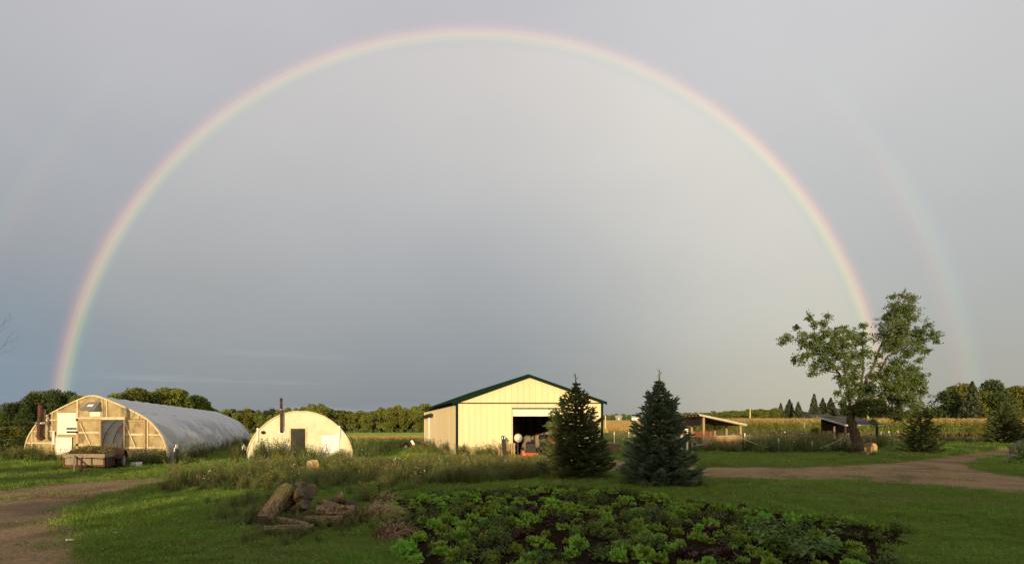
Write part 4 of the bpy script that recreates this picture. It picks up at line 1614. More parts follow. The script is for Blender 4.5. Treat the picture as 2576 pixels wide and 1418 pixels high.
    out.append(rows(x + q[:, 0], y + q[:, 1], rng.uniform(.4, 1.0, 26), rng.choice([3, 4, 8, 9, 5], 26)))
    x, y = gp(2155, 1150)
    q = rng.normal(0, 1, (22, 2)) * (.8, .3)
    out.append(rows(x + q[:, 0], y + q[:, 1], rng.uniform(.2, .4, 22), rng.choice([3, 4, 5], 22)))
    scatter('paddock_weeds', 'weeds', np.concatenate(out), 'dense tall weeds filling the paddock around the animal shelters', 'weeds')
    # golden rough grass between paddock and corn
    X, Y = grid_pts(28, 80, 52, 76, .9)
    u = X / Y
    k = (u > .5) & (u < 1.08)
    X, Y = X[k], Y[k]
    scatter('rough_grass', 'weeds', rows(X, Y, rng.uniform(.5, .8, len(X)), rng.choice([0, 1, 2, 10, 10, 2], len(X))), 'rough golden grass in front of the corn', 'grass')
    X, Y = grid_pts(8, 110, 88, 235, 1.15)
    u = X / Y
    k = (u > .12) & (u < .62) & ~((u > .36) & (Y < 112))
    X, Y = X[k], Y[k]
    scatter('ripe_crop', 'stand', rows(X, Y, rng.uniform(.9, 1.3, len(X)), rng.integers(0, 2, len(X))), 'tan ripe crop standing in the rising field right of the barn', 'crop')
    X, Y = grid_pts(-75, 0, 62, 198, 1.1)
    u = X / Y
    k = (u > -.60) & (u < -.04)
    X, Y = X[k], Y[k]
    gold = Y < 80 + 4 * np.sin(X * .2)
    scatter('hay_grass', 'stand', rows(X, Y, rng.uniform(.9, 1.4, len(X)) * np.where(gold, .55, 1), np.where(gold, rng.integers(0, 2, len(X)), rng.integers(2, 4, len(X)))), 'golden and green hay grass in the fields before the wood', 'grass')
    X, Y = grid_pts(24, 130, 76, 112, .62)
    u = X / Y
    k = (u > .36) & (u < 1.1)
    X, Y = X[k], Y[k]
    scatter('corn_crop', 'corn', rows(X, Y, rng.uniform(.85, 1.1, len(X)), rng.integers(0, 3, len(X))), 'yellowing corn crop beyond the paddock', 'corn')


build_meadow()


# ------------------------------------------------------------------ the vegetable garden
def lettuce_mesh(seed, m):
    r = np.random.default_rng(seed)
    V, F = [], []
    for ring, (n, ln, up) in enumerate(((11, .16, .16), (10, .13, .5), (9, .10, .95))):
        for k in range(n):
            a = 6.283 * k / n + r.uniform(-.3, .3) + ring
            L = ln * r.uniform(.8, 1.2)
            d, s = np.array([np.cos(a), np.sin(a), 0]), np.array([-np.sin(a), np.cos(a), 0])
            b = len(V)
            for i in range(4):
                f = i / 3
                w = L * (.18 + .75 * f if f < .9 else .62)
                z = .02 + up * L * f - .35 * L * f * f * (1 if ring == 0 else .4)
                for j in range(5):
                    g = j / 2 - 1
                    rf = r.normal(0, .016) * (1 if abs(g) > .4 or i == 3 else .3) * 2.4
                    V.append(d * L * f * (1 - .12 * abs(g) * f) + s * w * g + np.array([0, 0, z + abs(g) * .03 + rf]))
            for i in range(3):
                for j in range(4):
                    q = b + i * 5 + j
                    F.append([q, q + 1, q + 6, q + 5])
    return np_mesh('lettuce', V, F, [m])


def build_garden():
    green = [lettuce_mesh(20 + k, 'lettuce') for k in range(5)]
    red = [lettuce_mesh(40 + k, 'lettuce_red') for k in range(3)]
    # planted in rows that run slightly askew to the view
    A, B = np.meshgrid(np.arange(-9, 16, .46), np.arange(0, 20, .285))
    A = A.ravel() + rng.normal(0, .055, A.size)
    B = B.ravel() + rng.normal(0, .07, B.size)
    ca, sa = math.cos(R(28)), math.sin(R(28))
    X, Y = A * ca - B * sa + 1.0, A * sa + B * ca
    k = in_poly(X, Y, [(x, y) for x, y in GARDEN]) & (np.abs(X) < 1.0 * Y)
    X, Y = X[k], Y[k]
    ng = nr = 0
    for x, y in zip(X, Y):
        p = Vector((x * .55, y * .55, 2.0))
        nv = mnoise.noise(p)
        bare = sstep(4.3, 5.3, x - .15 * y + 1.0) if y < 8.5 else 0
        if random.random() < (.24 + (0.25 if nv < -.25 else 0)) + bare * .8:
            continue
        isred = mnoise.noise(Vector((x * .8, y * .8, 30))) > .40 or random.random() < .04
        ms = red if isred else green
        o = link_mesh('lettuce_head', random.choice(ms), None, (x, y, .02))
        o.rotation_euler = (random.uniform(-.15, .15), random.uniform(-.15, .15), random.uniform(0, 6.28))
        q = random.uniform(.5, 1.05)
        o.scale = (q, q, q * random.uniform(.6, 1.0))
        if isred:
            nr += 1
            tag(o, 'dark red lettuce head low in the garden bed', 'lettuce', 'dark red lettuces in the garden bed')
        else:
            ng += 1
            tag(o, 'bright green ruffled lettuce head in the garden bed', 'lettuce', 'green lettuces in the garden bed')
    print('lettuce', ng, nr)
    X, Y = grid_pts(-2.8, 9.5, 5.6, 14.8, .165)
    k = in_poly(X, Y, GARDEN_R)
    X, Y = X[k], Y[k]
    nz = np.array([mnoise.noise(Vector((x * .9, y * .9, 14))) for x, y in zip(X, Y)])
    bare = (X - .15 * Y > 3.6) & (Y < 8.2)
    k = (rng.uniform(0, 1, len(X)) < np.where(bare, .15, .27)) & (nz > -.10)
    X, Y, nz = X[k], Y[k], nz[k]
    w = rng.choice([0, 1, 2, 3], len(X), p=[.34, .30, .26, .10])
    scatter('garden_weeds', 'garden', rows(X, Y, rng.uniform(.35, .95, len(X)) * (1 + .35 * nz), w, np.full(len(X), .02)), 'small leafy weeds growing between the lettuces', 'weeds')
    # one broad-leaved weed clump at the near right corner of the bed
    r = np.random.default_rng(5)
    mx = Mix(['garden_weed', 'weed_pale'])
    x, y = gp(2030, 1400)
    for j in range(24):
        b = np.append(r.normal(0, .16, 2), 0)
        tp = b * 2.4 + np.array([0, 0, r.uniform(.22, .46)])
        stem(mx, 'garden_weed', b, tp, .005)
        leaves_on_stem(mx, 'garden_weed' if j % 3 else 'weed_pale', b, tp, 12, .15, r, .42, .6)
    o = link_mesh('broadleaf_weed', mx.mesh('broadleaf_weed'), None, (x, y, .02))
    tag(o, 'big clump of broad-leaved weed at the near corner of the lettuce bed', 'weed')


build_garden()

# ------------------------------------------------------------------ trees
def leafy_crown(h, cw, seed, ncard, card, base=0.28, lobes=14, narrow=0.0):
    r = np.random.default_rng(seed)
    C = []
    top = h
    z0 = h * base
    cen = []
    for k in range(lobes):
        f = r.uniform(.05, 1) if k else 1.0
        z = z0 + (top - z0) * (f * .82 + .08)
        rr = cw / 2 * math.sin(math.pi * (0.18 + .70 * f)) * (1 - narrow * f)
        a = r.uniform(0, 6.28)
        q = rr * math.sqrt(r.uniform(.1, 1)) * .72
        cen.append((q * math.cos(a), q * math.sin(a), z, cw * r.uniform(.17, .30)))
    per = ncard // lobes
    for x, y, z, q in cen:
        v = r.normal(size=(per, 3))
        v /= np.linalg.norm(v, axis=1)[:, None]
        v[:, 2] *= .8
        rad = q * r.uniform(.45, 1.06, per) ** .6
        C.append(np.array([x, y, z]) + v * rad[:, None])
    C = np.concatenate(C)
    C = C[C[:, 2] < h * 1.02]
    return cards(C, card, r), cen


def leafy_tree(seed, h, cw, ncard, card, m, **k):
    """(crown mesh, trunk mesh)"""
    (V, F), cen = leafy_crown(h, cw, seed, ncard, card, **k)
    crown = np_mesh('crown', V, F, [m])
    mb = MB()
    r = random.Random(seed)
    th = h * .75
    pts = [(r.uniform(-.02, .02) * h * i / 4, r.uniform(-.02, .02) * h * i / 4, -.3 + (th + .3) * i / 4) for i in range(5)]
    mb.tube(pts, [h * .022, h * .018, h * .015, h * .011, h * .005], 7)
    for x, y, z, q in cen[:7]:
        s = max(.3, .5 * z / th) * th * .8
        mb.tube([(0, 0, min(s, th)), (x * .5, y * .5, (s + z) / 2 + .1), (x, y, z)], [h * .008, h * .006, h * .003], 5)
    return crown, mb.mesh('trunk', 'bark_far')


def spruce_far(seed, h, w, n, card, m='needle_far'):
    r = np.random.default_rng(seed)
    f = r.uniform(0.02, 1, n) ** 1.35
    a = r.uniform(0, 6.28, n)
    lay = np.floor(f * 16) / 16
    rr = w / 2 * (1 - f) ** .85 * (.55 + .6 * r.uniform(0, 1, n) ** .5) * (.82 + .3 * np.sin(a * 5 + lay * 37))
    z = h * (.06 + .94 * f) - rr * .22
    C = np.stack([rr * np.cos(a), rr * np.sin(a), z], 1)
    V, F = cards(C, card, r)
    crown = np_mesh('crown', V, F, [m])
    mb = MB().tube([(0, 0, -.3), (0, 0, h * .99)], [h * .018, .01], 6)
    return crown, mb.mesh('trunk', 'bark_far')


def plant(name, meshes, loc, label, cat, group=None, sx=1.0, sz=1.0):
    t = thing(name, label, cat, loc, group)
    t.rotation_euler = (0, 0, random.uniform(0, 6.28))
    t.scale = (sx, sx, sz)
    link_mesh('crown', meshes[0], t)
    link_mesh('trunk', meshes[1], t)
    return t


def at_px(px, D):
    x = D * (px - CX) / FOC
    return (x, D, tz(x, D))


def ztop(py, D):
    return CH + (HY - py) * D / FOC


ORD = ['first', 'second', 'third', 'fourth', 'fifth', 'sixth', 'seventh', 'eighth', 'ninth', 'tenth', 'eleventh', 'twelfth']


def build_far_trees():
    U = 10.0                                                   # unit trees are ten metres tall
    leafy = [leafy_tree(100 + k, U, U * (.52 + .07 * (k % 4)), 2000, .75, 'leaf_far', base=.04 + .04 * (k % 3), lobes=18) for k in range(6)]
    bare_foot = [leafy_tree(120 + k, U, U * .5, 1500, .70, 'leaf_far', base=.20, lobes=15) for k in range(3)]
    mid = [leafy_tree(140 + k, U, U * (.62 + .05 * k), 5200, .50, 'leaf_far', base=.14, lobes=26) for k in range(4)]
    dark = [leafy_tree(160 + k, U, U * .66, 4200, .50, 'leaf_dark', base=.12, lobes=26) for k in range(4)]
    slim = [leafy_tree(180 + k, U, U * .34, 1000, .6, 'leaf_far', base=.12, lobes=12) for k in range(2)]
    con = [spruce_far(200 + k, U, U * (.46 + .07 * k), 2600, .62) for k in range(3)]
    pine = [leafy_tree(220 + k, U, U * .5, 1300, .65, 'needle_far', base=.30, lobes=11, narrow=.35) for k in range(2)]

    # the wood behind the green field
    tops = [(500, 1040), (540, 1037), (575, 1030), (600, 1028), (640, 1031), (680, 1030), (720, 1022), (750, 1026), (790, 1014), (815, 1014), (845, 1030), (880, 1033), (930, 1030), (970, 1021), (1000, 1019), (1030, 1021), (1048, 1022), (1056, 1018), (1090, 1020), (1200, 1022)]
    txs, tys = [t[0] for t in tops], [t[1] for t in tops]
    for row, (D, step, lift) in enumerate(((197, 16, 13), (206, 16, 5), (217, 18, 0))):
        px = 470 + row * 6
        while px < 1110:
            py = np.interp(px, txs, tys) + lift + random.uniform(-2, 5)
            x, y, z = at_px(px, D + random.uniform(-3, 3))
            h = max(4, ztop(py, D) - z)
            if row == 0:
                ms = random.choice(leafy + bare_foot + slim)
            else:
                ms = random.choice(leafy + (pine if 560 < px < 700 else []))
            plant('wood_tree', ms, (x, y, z), 'leafy green tree in the wood beyond the green field', 'tree', 'trees of the wood beyond the green field', h / U * random.uniform(.85, 1.15), h / U)
            px += step * random.uniform(.6, 1.3)
    # the far wood across the tan field
    for row, D in enumerate((432, 450, 470)):
        px = 1490 + row * 5
        while px < 2330:
            py = np.interp(px, [1500, 1560, 1620, 1700, 1760, 1830, 1900, 1960, 2060, 2330], [1044, 1040, 1040, 1039, 1036, 1033, 1029, 1031, 1034, 1034]) + (6, 2, 0)[row] + random.uniform(-1.5, 2.5)
            x, y, z = at_px(px, D + random.uniform(-5, 5))
            h = max(4, ztop(py, D) - z)
            plant('far_tree', random.choice(leafy), (x, y, z), 'small distant tree in the wood across the tan field', 'tree', 'trees of the far wood across the tan field', h / U * random.uniform(1.5, 2.2), h / U)
            px += random.uniform(10, 17)
    # trees behind the greenhouse
    L = [(6, 1034, 60, dark), (22, 1014, 62, dark), (42, 1012, 63, dark), (62, 1026, 61, dark), (86, 989, 66, dark), (106, 985, 68, mid), (128, 990, 67, dark), (141, 981, 70, dark), (174, 986, 69, dark), (190, 997, 66, mid), (206, 1010, 68, dark), (230, 1008, 72, dark),
         (285, 990, 78, mid), (318, 990, 80, dark), (345, 977, 82, mid), (372, 990, 84, dark), (398, 983, 86, mid), (418, 977, 88, mid), (446, 979, 88, mid), (468, 1000, 92, dark), (492, 995, 94, mid), (514, 1006, 96, mid), (530, 1028, 98, mid)]
    for i, (px, py, D, kind) in enumerate(L):
        x, y, z = at_px(px, D)
        h = ztop(py, D) - z
        w = {0: 1.0}.get(i, 1.0)
        first = px < 240
        plant('field_tree', random.choice(kind), (x, y, z),
              ('%s dark leafy tree from the left in the clump at the greenhouse front' % ORD[i]) if first else ('%s leafy tree from the left showing above the long greenhouse roof' % ORD[i - 12]), 'tree',
              'dark trees at the front end of the greenhouse' if first else 'trees above the greenhouse roof', h / U * (.75 if first else .95), h / U)
    # bushes in front of them at the picture's left
    for i, (px, py, D) in enumerate(((-10, 1076, 37), (14, 1060, 40), (36, 1072, 38), (58, 1056, 43), (-30, 1050, 42), (2, 1102, 31), (24, 1104, 32), (46, 1096, 35), (76, 1062, 47), (-6, 1120, 27.5))):
        x, y, z = at_px(px, D)
        h = ztop(py, D) - z
        plant('bush', dark[i % 4] if i % 2 else mid[i % 4], (x, y, z - .3), 'dense bush left of the long greenhouse, ' + ('low down by the picture edge', 'tall one near the picture edge', 'second tall one from the edge', 'highest, closest to the rusty flue', 'cut off by the picture edge at the back', 'low, nearest the corner', 'low, second from the corner', 'low, third from the corner', 'behind the rusty flue', 'lowest, in the near corner')[i], 'bush', 'bushes left of the long greenhouse', (h + .3) / U * 1.35, (h + .3) / U)
    # conifers and houses' trees on the right
    for px, py, D, w, lab in ((1964, 1004, 128, .9, 'small dark spruce at the open end of the far conifer row'), (1986, 990, 130, 1.15, 'wide dark spruce near the open end of the far conifer row'), (2008, 1005, 126, 1.0, 'short spruce in the middle of the far conifer row'),
                              (2048, 976, 132, .95, 'tall brown-green spruce, the tallest of the far conifer row'), (2070, 988, 136, 1.0, 'dark pine right beside the tallest far spruce'), (2090, 989, 134, 1.1, 'dark pine at the leafy tree end of the far conifer row'),
                              (2125, 1000, 110, 1.3, 'dark conifer half hidden behind the leafy tree'), (2215, 990, 112, 1.6, 'broad dark conifer behind the leafy tree crown'), (2262, 1003, 118, 1.4, 'dark conifer behind the drooping side of the leafy tree')):
        x, y, z = at_px(px, D)
        h = (ztop(py, D) - z) * random.uniform(.82, .95)
        plant('far_conifer', random.choice(con), (x, y, z), lab, 'tree', 'conifers around the far house', h / U * w, h / U)
    for px, py, D, kind, w, lab in ((1952, 1026, 122, mid, 1.1, 'light green bushy tree beside the far conifer row'), (2020, 1036, 140, mid, 1.4, 'low tree behind the far conifer row'), (2180, 1012, 124, dark, 1.3, 'dark tree behind the forked leafy tree'),
                                    (2300, 1020, 170, leafy, 1.5, 'distant tree beyond the drooping leafy branches'), (2335, 1024, 190, leafy, 1.6, 'pale distant tree left of the dark round maple'), (2350, 1028, 180, leafy, 1.5, 'distant low tree just left of the dark round maple'),
                                    (2384, 982, 112, dark, 1.15, 'dark round maple beyond the corn'), (2412, 966, 118, mid, 1.2, 'tall pale green tree behind the dark round maple'), (2430, 972, 122, mid, 1.0, 'pale green tree between dark maple and big spruce'),
                                    (2470, 985, 120, mid, 1.0, 'pale tree on the far side of the big grey spruce'), (2496, 957, 125, dark, .85, 'tall round-topped dark tree against the sky near the right edge'), (2516, 990, 118, dark, 1.3, 'dark tree below the tall round-topped tree'),
                                    (2540, 984, 128, mid, 1.0, 'olive tree near the right edge of the picture'), (2562, 972, 124, mid, 1.0, 'sunlit round tree at the right edge of the picture'), (2590, 980, 124, dark, 1.2, 'dark tree cut off by the right edge')):
        x, y, z = at_px(px, D)
        h = ztop(py, D) - z
        plant('field_tree', random.choice(kind), (x, y, z), lab, 'tree', None, h / U * w, h / U)
    x, y, z = at_px(2446, 106)
    h = ztop(960, 106) - z
    plant('grey_spruce', spruce_far(230, U, U * .5, 4200, .5), (x, y, z), 'big grey-green spruce standing beyond the corn at the right', 'tree', None, h / U * 1.0, h / U)
    for px, py, D, lab in ((2445, 1072, 62, 'small sapling in front of the corn, left of the pair'), (2492, 1066, 62, 'small sapling in front of the corn, right of the pair'), (2050, 1076, 47, 'leafy bush at the fence post in the paddock')):
        px = px if px > 2100 else px
        x, y, z = at_px(px, D)
        h = ztop(py, D) - z
        plant('sapling', random.choice(mid), (x, y, z), lab, 'sapling', None, max(.12, h / U * .9), max(.15, h / U))


build_far_trees()


# ------------------------------------------------------------------ near spruces
def build_spruce(name, label, px, py, ptop, wpx, seed, dens=1.0, m='needle', droop=0.16, bare=0.0, loc=None, H=None, W=None):
    r = random.Random(seed)
    if loc is None:
        x, y = gp(px, py)
        D = y
        H = (py - ptop) * D / FOC
        W = wpx * D / FOC * .90
    else:
        x, y = loc
    t = thing(name, label, 'tree', (x, y, 0))
    mb = MB()
    lean = r.uniform(-.02, .02)
    mb.tube([(0, 0, -.05), (lean * .3, 0, H * .35), (lean, 0, H * .75), (lean, 0, H)], [H * .022, H * .015, H * .007, .006], 8)
    V, F = [], []

    def twig(p, d, L, wd):
        # a needled shoot: blades standing all round a thin axis, tapering to the tip
        d = d.normalized()
        a = d.orthogonal().normalized()
        b = d.cross(a)
        k = 5
        ph = r.uniform(0, 6.28)
        for i in range(k):
            an = ph + i * 6.283 / k
            s = (a * math.cos(an) + b * math.sin(an)) * wd
            q = len(V)
            V.extend([tuple(p), tuple(p + d * L * .30 + s), tuple(p + d * L * 1.02), tuple(p + d * L * .72 + s * .75)])
            F.append((q, q + 1, q + 3, q + 2))
    z = H * (.03 + bare)
    lev = 0
    while z < H * .90:
        f = z / (H * .925)
        R0 = W / 2 * min(1.0, 1.06 * (1 - f) ** .74) * (1.0 if f > .10 else .86 + f * 1.4)
        if f > .78:
            R0 *= max(.10, (.965 - f) / .185)
        nb = max(4, int((11 - 5 * f) * dens))
        ph = r.uniform(0, 6.28)
        for k in range(nb):
            an = ph + k * 6.283 / nb + r.uniform(-.25, .25)
            Lb = R0 * r.uniform(.62, 1.15)
            rise = .10 + .65 * f * f
            dr = droop * (1 - f)
            pts = []
            for i in range(5):
                g = i / 4
                zz = z + Lb * (rise * g - dr * math.sin(g * 2.6) + .10 * g * g) + r.uniform(-.01, .01)
                pts.append(Vector((math.cos(an) * Lb * g, math.sin(an) * Lb * g, zz)))
            if Lb > .25:
                mb.tube(pts, [.012 * (1 - .8 * i / 4) * (1.2 - f) + .002 for i in range(5)], 4, False)
            nt = max(4, int(Lb * 17 * dens))
            out = Vector((math.cos(an), math.sin(an), 0))
            side = Vector((-math.sin(an), math.cos(an), 0))
            for j in range(nt):
                g = .16 + .84 * (j + r.random()) / nt
                i = min(3, int(g * 4))
                p = pts[i].lerp(pts[i + 1], g * 4 - i)
                sg = 1 if j % 2 else -1
                tl = (.24 + .10 * r.random()) * (1.15 - .55 * g) * (0.55 + .45 * min(1, Lb)) * H / 3.4
                d = out * (.75 + .3 * r.random()) + side * sg * (.75 - .35 * g) + Vector((0, 0, r.uniform(-.1, .42)))
                twig(p, d, tl, .026 * H / 3.4)
                if r.random() < .5 * dens:
                    twig(p + d.normalized() * tl * .4, d + side * sg * r.uniform(.2, .6) + Vector((0, 0, r.uniform(-.25, .3))), tl * .7, .021 * H / 3.4)
            twig(pts[3], pts[4] - pts[3] + Vector((0, 0, .05)), Lb * .26 + .1, .030)
        z += H * (.028 + .012 * r.random()) * (1.0 if f < .6 else 1.15) / (dens ** .4)
        lev += 1
    for k in range(7):
        twig(Vector((lean, 0, H * (.86 + .018 * k))), Vector((r.uniform(-.8, .8), r.uniform(-.8, .8), 1)), H * .045, .012)
    link_mesh('trunk', mb.mesh('trunk', 'bark'), t)
    link_mesh('crown', np_mesh('crown', V, F, [m]), t)
    return t


build_spruce('spruce_tree', 'loose dark spruce in front of the barn door', 1449, 1203, 938, 214, 1, 1.12, 'needle_dark', .10)
build_spruce('spruce_tree', 'dense blue-green spruce standing right of the barn', 1658, 1222, 928, 214, 2, 1.4, 'needle', .16)
build_spruce('spruce_tree', 'thin dark young spruce near the split firewood', 2316, 1142, 992, 112, 3, .85, 'needle_dark', .05)
build_spruce('spruce_tree', 'dark young spruce beside the drive at the right edge', 2528, 1119, 995, 112, 4, 1.0, 'needle_dark', .02)


# ------------------------------------------------------------------ the forked leafy tree on the right
def build_maple():
    D = 31.0
    x0, y0 = D * (2157 - CX) / FOC, D
    t = thing('leafy_tree', 'forked leafy tree with thick leaning trunk over the split firewood', 'tree', (x0, y0, 0))
    r = random.Random(12)
    Q = lambda px, py, dd=0.0: at(px, py, D + dd) - Vector((x0, y0, 0))
    mb = MB()
    limbs = []

    def limb(L, rad):
        pts = [Q(*p) for p in L]
        # resample with a little wander
        out = [pts[0]]
        for a, b in zip(pts, pts[1:]):
            for k in (1, 2, 3):
                out.append(a.lerp(b, k / 3) + (Vector((r.uniform(-.05, .05), r.uniform(-.05, .05), r.uniform(-.04, .04))) if k < 3 else Vector()))
        n = len(out)
        mb.tube(out, [rad[0] + (rad[1] - rad[0]) * (i / (n - 1)) ** .8 for i in range(n)], 10 if rad[0] > .1 else 6)
        limbs.extend(out[2:] if rad[0] < .25 else out[-3:])
    limb([(2162, 1148, 0), (2156, 1108), (2147, 1082), (2140, 1060), (2143, 1042)], (.33, .20))
    limb([(2144, 1062, 0), (2150, 1038, .05), (2160, 1006, .1), (2172, 972, .2), (2190, 935, .3), (2218, 866, .4), (2244, 800, .5), (2262, 756, .4)], (.17, .025))
    limb([(2139, 1062, 0), (2139, 1030, -.1), (2136, 1000, -.3), (2130, 968, -.4), (2110, 938, -.5), (2083, 907, -.5), (2040, 872, -.4), (1985, 850, -.3)], (.12, .015))
    limb([(2160, 1006, .1), (2168, 966, .0), (2171, 918, -.2), (2170, 870, -.2), (2173, 825, -.3)], (.10, .02))
    limb([(2172, 974, .2), (2200, 955, .6), (2220, 920, .9), (2234, 895, 1.1), (2290, 865, 1.4), (2350, 850, 1.5)], (.12, .02))
    limb([(2150, 1036, 0), (2190, 1000, -.8), (2240, 985, -1.2), (2300, 975, -1.4)], (.10, .02))
    limb([(2130, 968, -.4), (2122, 920, -.6), (2120, 870, -.8), (2078, 815, -.8)], (.06, .015))
    limb([(2218, 866, .4), (2260, 840, .0), (2292, 790, -.3), (2298, 752, -.4)], (.07, .015))
    limb([(2110, 938, -.5), (2070, 930, -1.0), (2043, 936, -1.0)], (.04, .012))
    limb([(2083, 907, -.5), (2050, 840, -.9), (2036, 800, -1.0)], (.05, .012))
    limb([(2139, 1040, -.1), (2120, 1000, -.6), (2105, 960, -.8)], (.05, .012))
    limb([(2190, 1000, -.8), (2230, 1020, -1.5), (2262, 1050, -1.6)], (.05, .012))
    blobs = [(2245, 745, 9), (2274, 747, 15), (2298, 750, 15), (2264, 780, 29), (2232, 798, 26), (2285, 798, 26), (2258, 825, 36), (2224, 841, 25), (2296, 841, 26), (2333, 819, 15), (2343, 841, 18), (2357, 859, 14), (2317, 857, 23), (2264, 862, 36), (2237, 878, 20), (2285, 889, 25), (2312, 905, 11), (2258, 910, 25), (2285, 931, 20), (2317, 947, 15), (2296, 950, 19),
             (1979, 849, 16), (1971, 859, 8), (2003, 822, 8), (2035, 798, 11), (2046, 814, 10), (2080, 793, 11), (2070, 811, 16), (2078, 833, 20), (2024, 841, 12), (2011, 854, 16), (2035, 867, 22), (2062, 851, 16), (2120, 825, 16), (2109, 838, 16), (2144, 841, 20), (2173, 819, 10), (2173, 841, 16), (2163, 862, 25), (2125, 862, 26), (2091, 873, 27), (2056, 883, 26), (2024, 897, 20), (2000, 902, 12), (2078, 905, 26), (2109, 894, 26), (2144, 894, 27), (2171, 891, 18), (2051, 920, 14), (2043, 936, 9), (2088, 920, 18), (2131, 918, 20), (2157, 918, 18),
             (2109, 947, 12), (2120, 960, 16), (2144, 944, 20), (2157, 984, 22), (2139, 992, 22), (2184, 984, 20), (2179, 1011, 22), (2152, 1019, 20), (2205, 1006, 22), (2232, 971, 26), (2264, 966, 28), (2290, 974, 27), (2312, 958, 16), (2317, 984, 18), (2250, 998, 27), (2285, 1003, 25), (2224, 1032, 18), (2250, 1032, 20), (2264, 1053, 14), (2197, 1059, 11), (2240, 930, 25), (2262, 940, 22), (2215, 945, 17), (2305, 925, 13), (2205, 915, 13), (2190, 945, 14), (2208, 890, 15), (2150, 962, 16), (2120, 1015, 14), (2165, 1036, 16), (2190, 1036, 15), (2130, 1036, 13), (2312, 875, 16), (2330, 880, 12), (2250, 770, 18), (2285, 770, 18), (2318, 835, 18), (2240, 850, 26), (2190, 970, 15), (2100, 855, 16), (2045, 845, 12), (2300, 1020, 14), (2110, 985, 9)]
    rn = np.random.default_rng(77)
    C = []
    pxm = D / FOC
    for bx, by, br in blobs:
        near = min(limbs, key=lambda q: (q - Q(bx, by, q.y)).length)
        c = Q(bx, by, near.y + r.uniform(-.9, .9))
        rad = br * pxm * 1.15
        near = min(limbs, key=lambda q: (q - c).length)
        md = near.lerp(c, .5) + Vector((r.uniform(-.08, .08), r.uniform(-.08, .08), .06))
        mb.tube([near, md, c], [.022, .015, .008], 4, False)
        nt = max(7, int(rad * rad * (56 if by < 930 else 78)))
        for k in range(nt):
            v = Vector((r.gauss(0, 1), r.gauss(0, 1), r.gauss(0, .85))).normalized() * rad * (.30 + 1.0 * r.random() ** 1.3)
            e = c + v
            s = c.lerp(e, .2)
            mb.tube([s, s.lerp(e, .6) + Vector((0, 0, .03)), e], [.007, .005, .003], 3, False)
            for q in range(27):
                p = s.lerp(e, .25 + .85 * r.random())
                C.append((p.x + r.gauss(0, .075), p.y + r.gauss(0, .075), p.z + r.gauss(0, .065) - .03))
    V, F = cards(C, .112, rn, .2, 1.1)
    link_mesh('trunk', mb.mesh('trunk', 'bark', smooth=True), t)
    link_mesh('crown', np_mesh('crown', V, F, ['leaf_maple']), t)
    print('maple leaves', len(C))


build_maple()


def leafy_shrub(name, label, cat, blobs, D, base_px, m='leaf_maple', card=.12, dens=60, seed=1):
    """a shrub whose leaf masses stand at given places; blobs are (px, py, radius px, depth offset)"""
    r = random.Random(seed)
    bx, by = base_px
    x0 = D * (bx - CX) / FOC
    z0 = 0
    t = thing(name, label, cat, (x0, D, 0))
    mb = MB()
    C = []
    foot = Vector((0, 0, 0))
    for px, py, br, dd in blobs:
        c = at(px, py, D + dd) - Vector((x0, D, 0))
        rad = br * D / FOC
        mb.tube([foot + Vector((r.uniform(-.05, .05), 0, 0)), Vector((c.x * .55, c.y * .5, c.z * .6)), c], [.022, .016, .006], 5)
        for k in range(int(dens * max(.15, rad) ** 2 * 22)):
            v = Vector((r.gauss(0, 1), r.gauss(0, 1), r.gauss(0, .8))).normalized() * rad * (.3 + .8 * r.random())
            C.append(tuple(c + v))
    V, F = cards(C, card, np.random.default_rng(seed), .2)
    link_mesh('trunk', mb.mesh('trunk', 'bark'), t)
    link_mesh('crown', np_mesh('crown', V, F, [m]), t)


leafy_shrub('box_elder_sapling', 'leafy green sapling poking out behind the loose dark spruce', 'sapling',
            [(1395, 1030, 14, 0), (1412, 1040, 16, .1), (1388, 1044, 10, .1), (1402, 1058, 13, -.1), (1382, 1068, 9, 0), (1410, 1075, 16, .1), (1400, 1095, 14, 0), (1425, 1055, 16, .2), (1405, 1120, 12, .1)], 19.2, (1418, 1195), card=.11, dens=42, seed=4)
leafy_shrub('garden_shrub', 'leafy shrub over the stone edge at the right picture edge', 'shrub',
            [(2566, 1128, 16, .1), (2580, 1110, 14, .3), (2560, 1150, 12, -.2), (2590, 1145, 22, 0), (2545, 1162, 8, -.3), (2566, 1170, 10, -.5)], 22.5, (2580, 1170), m='garden_weed', card=.11, dens=60, seed=6)

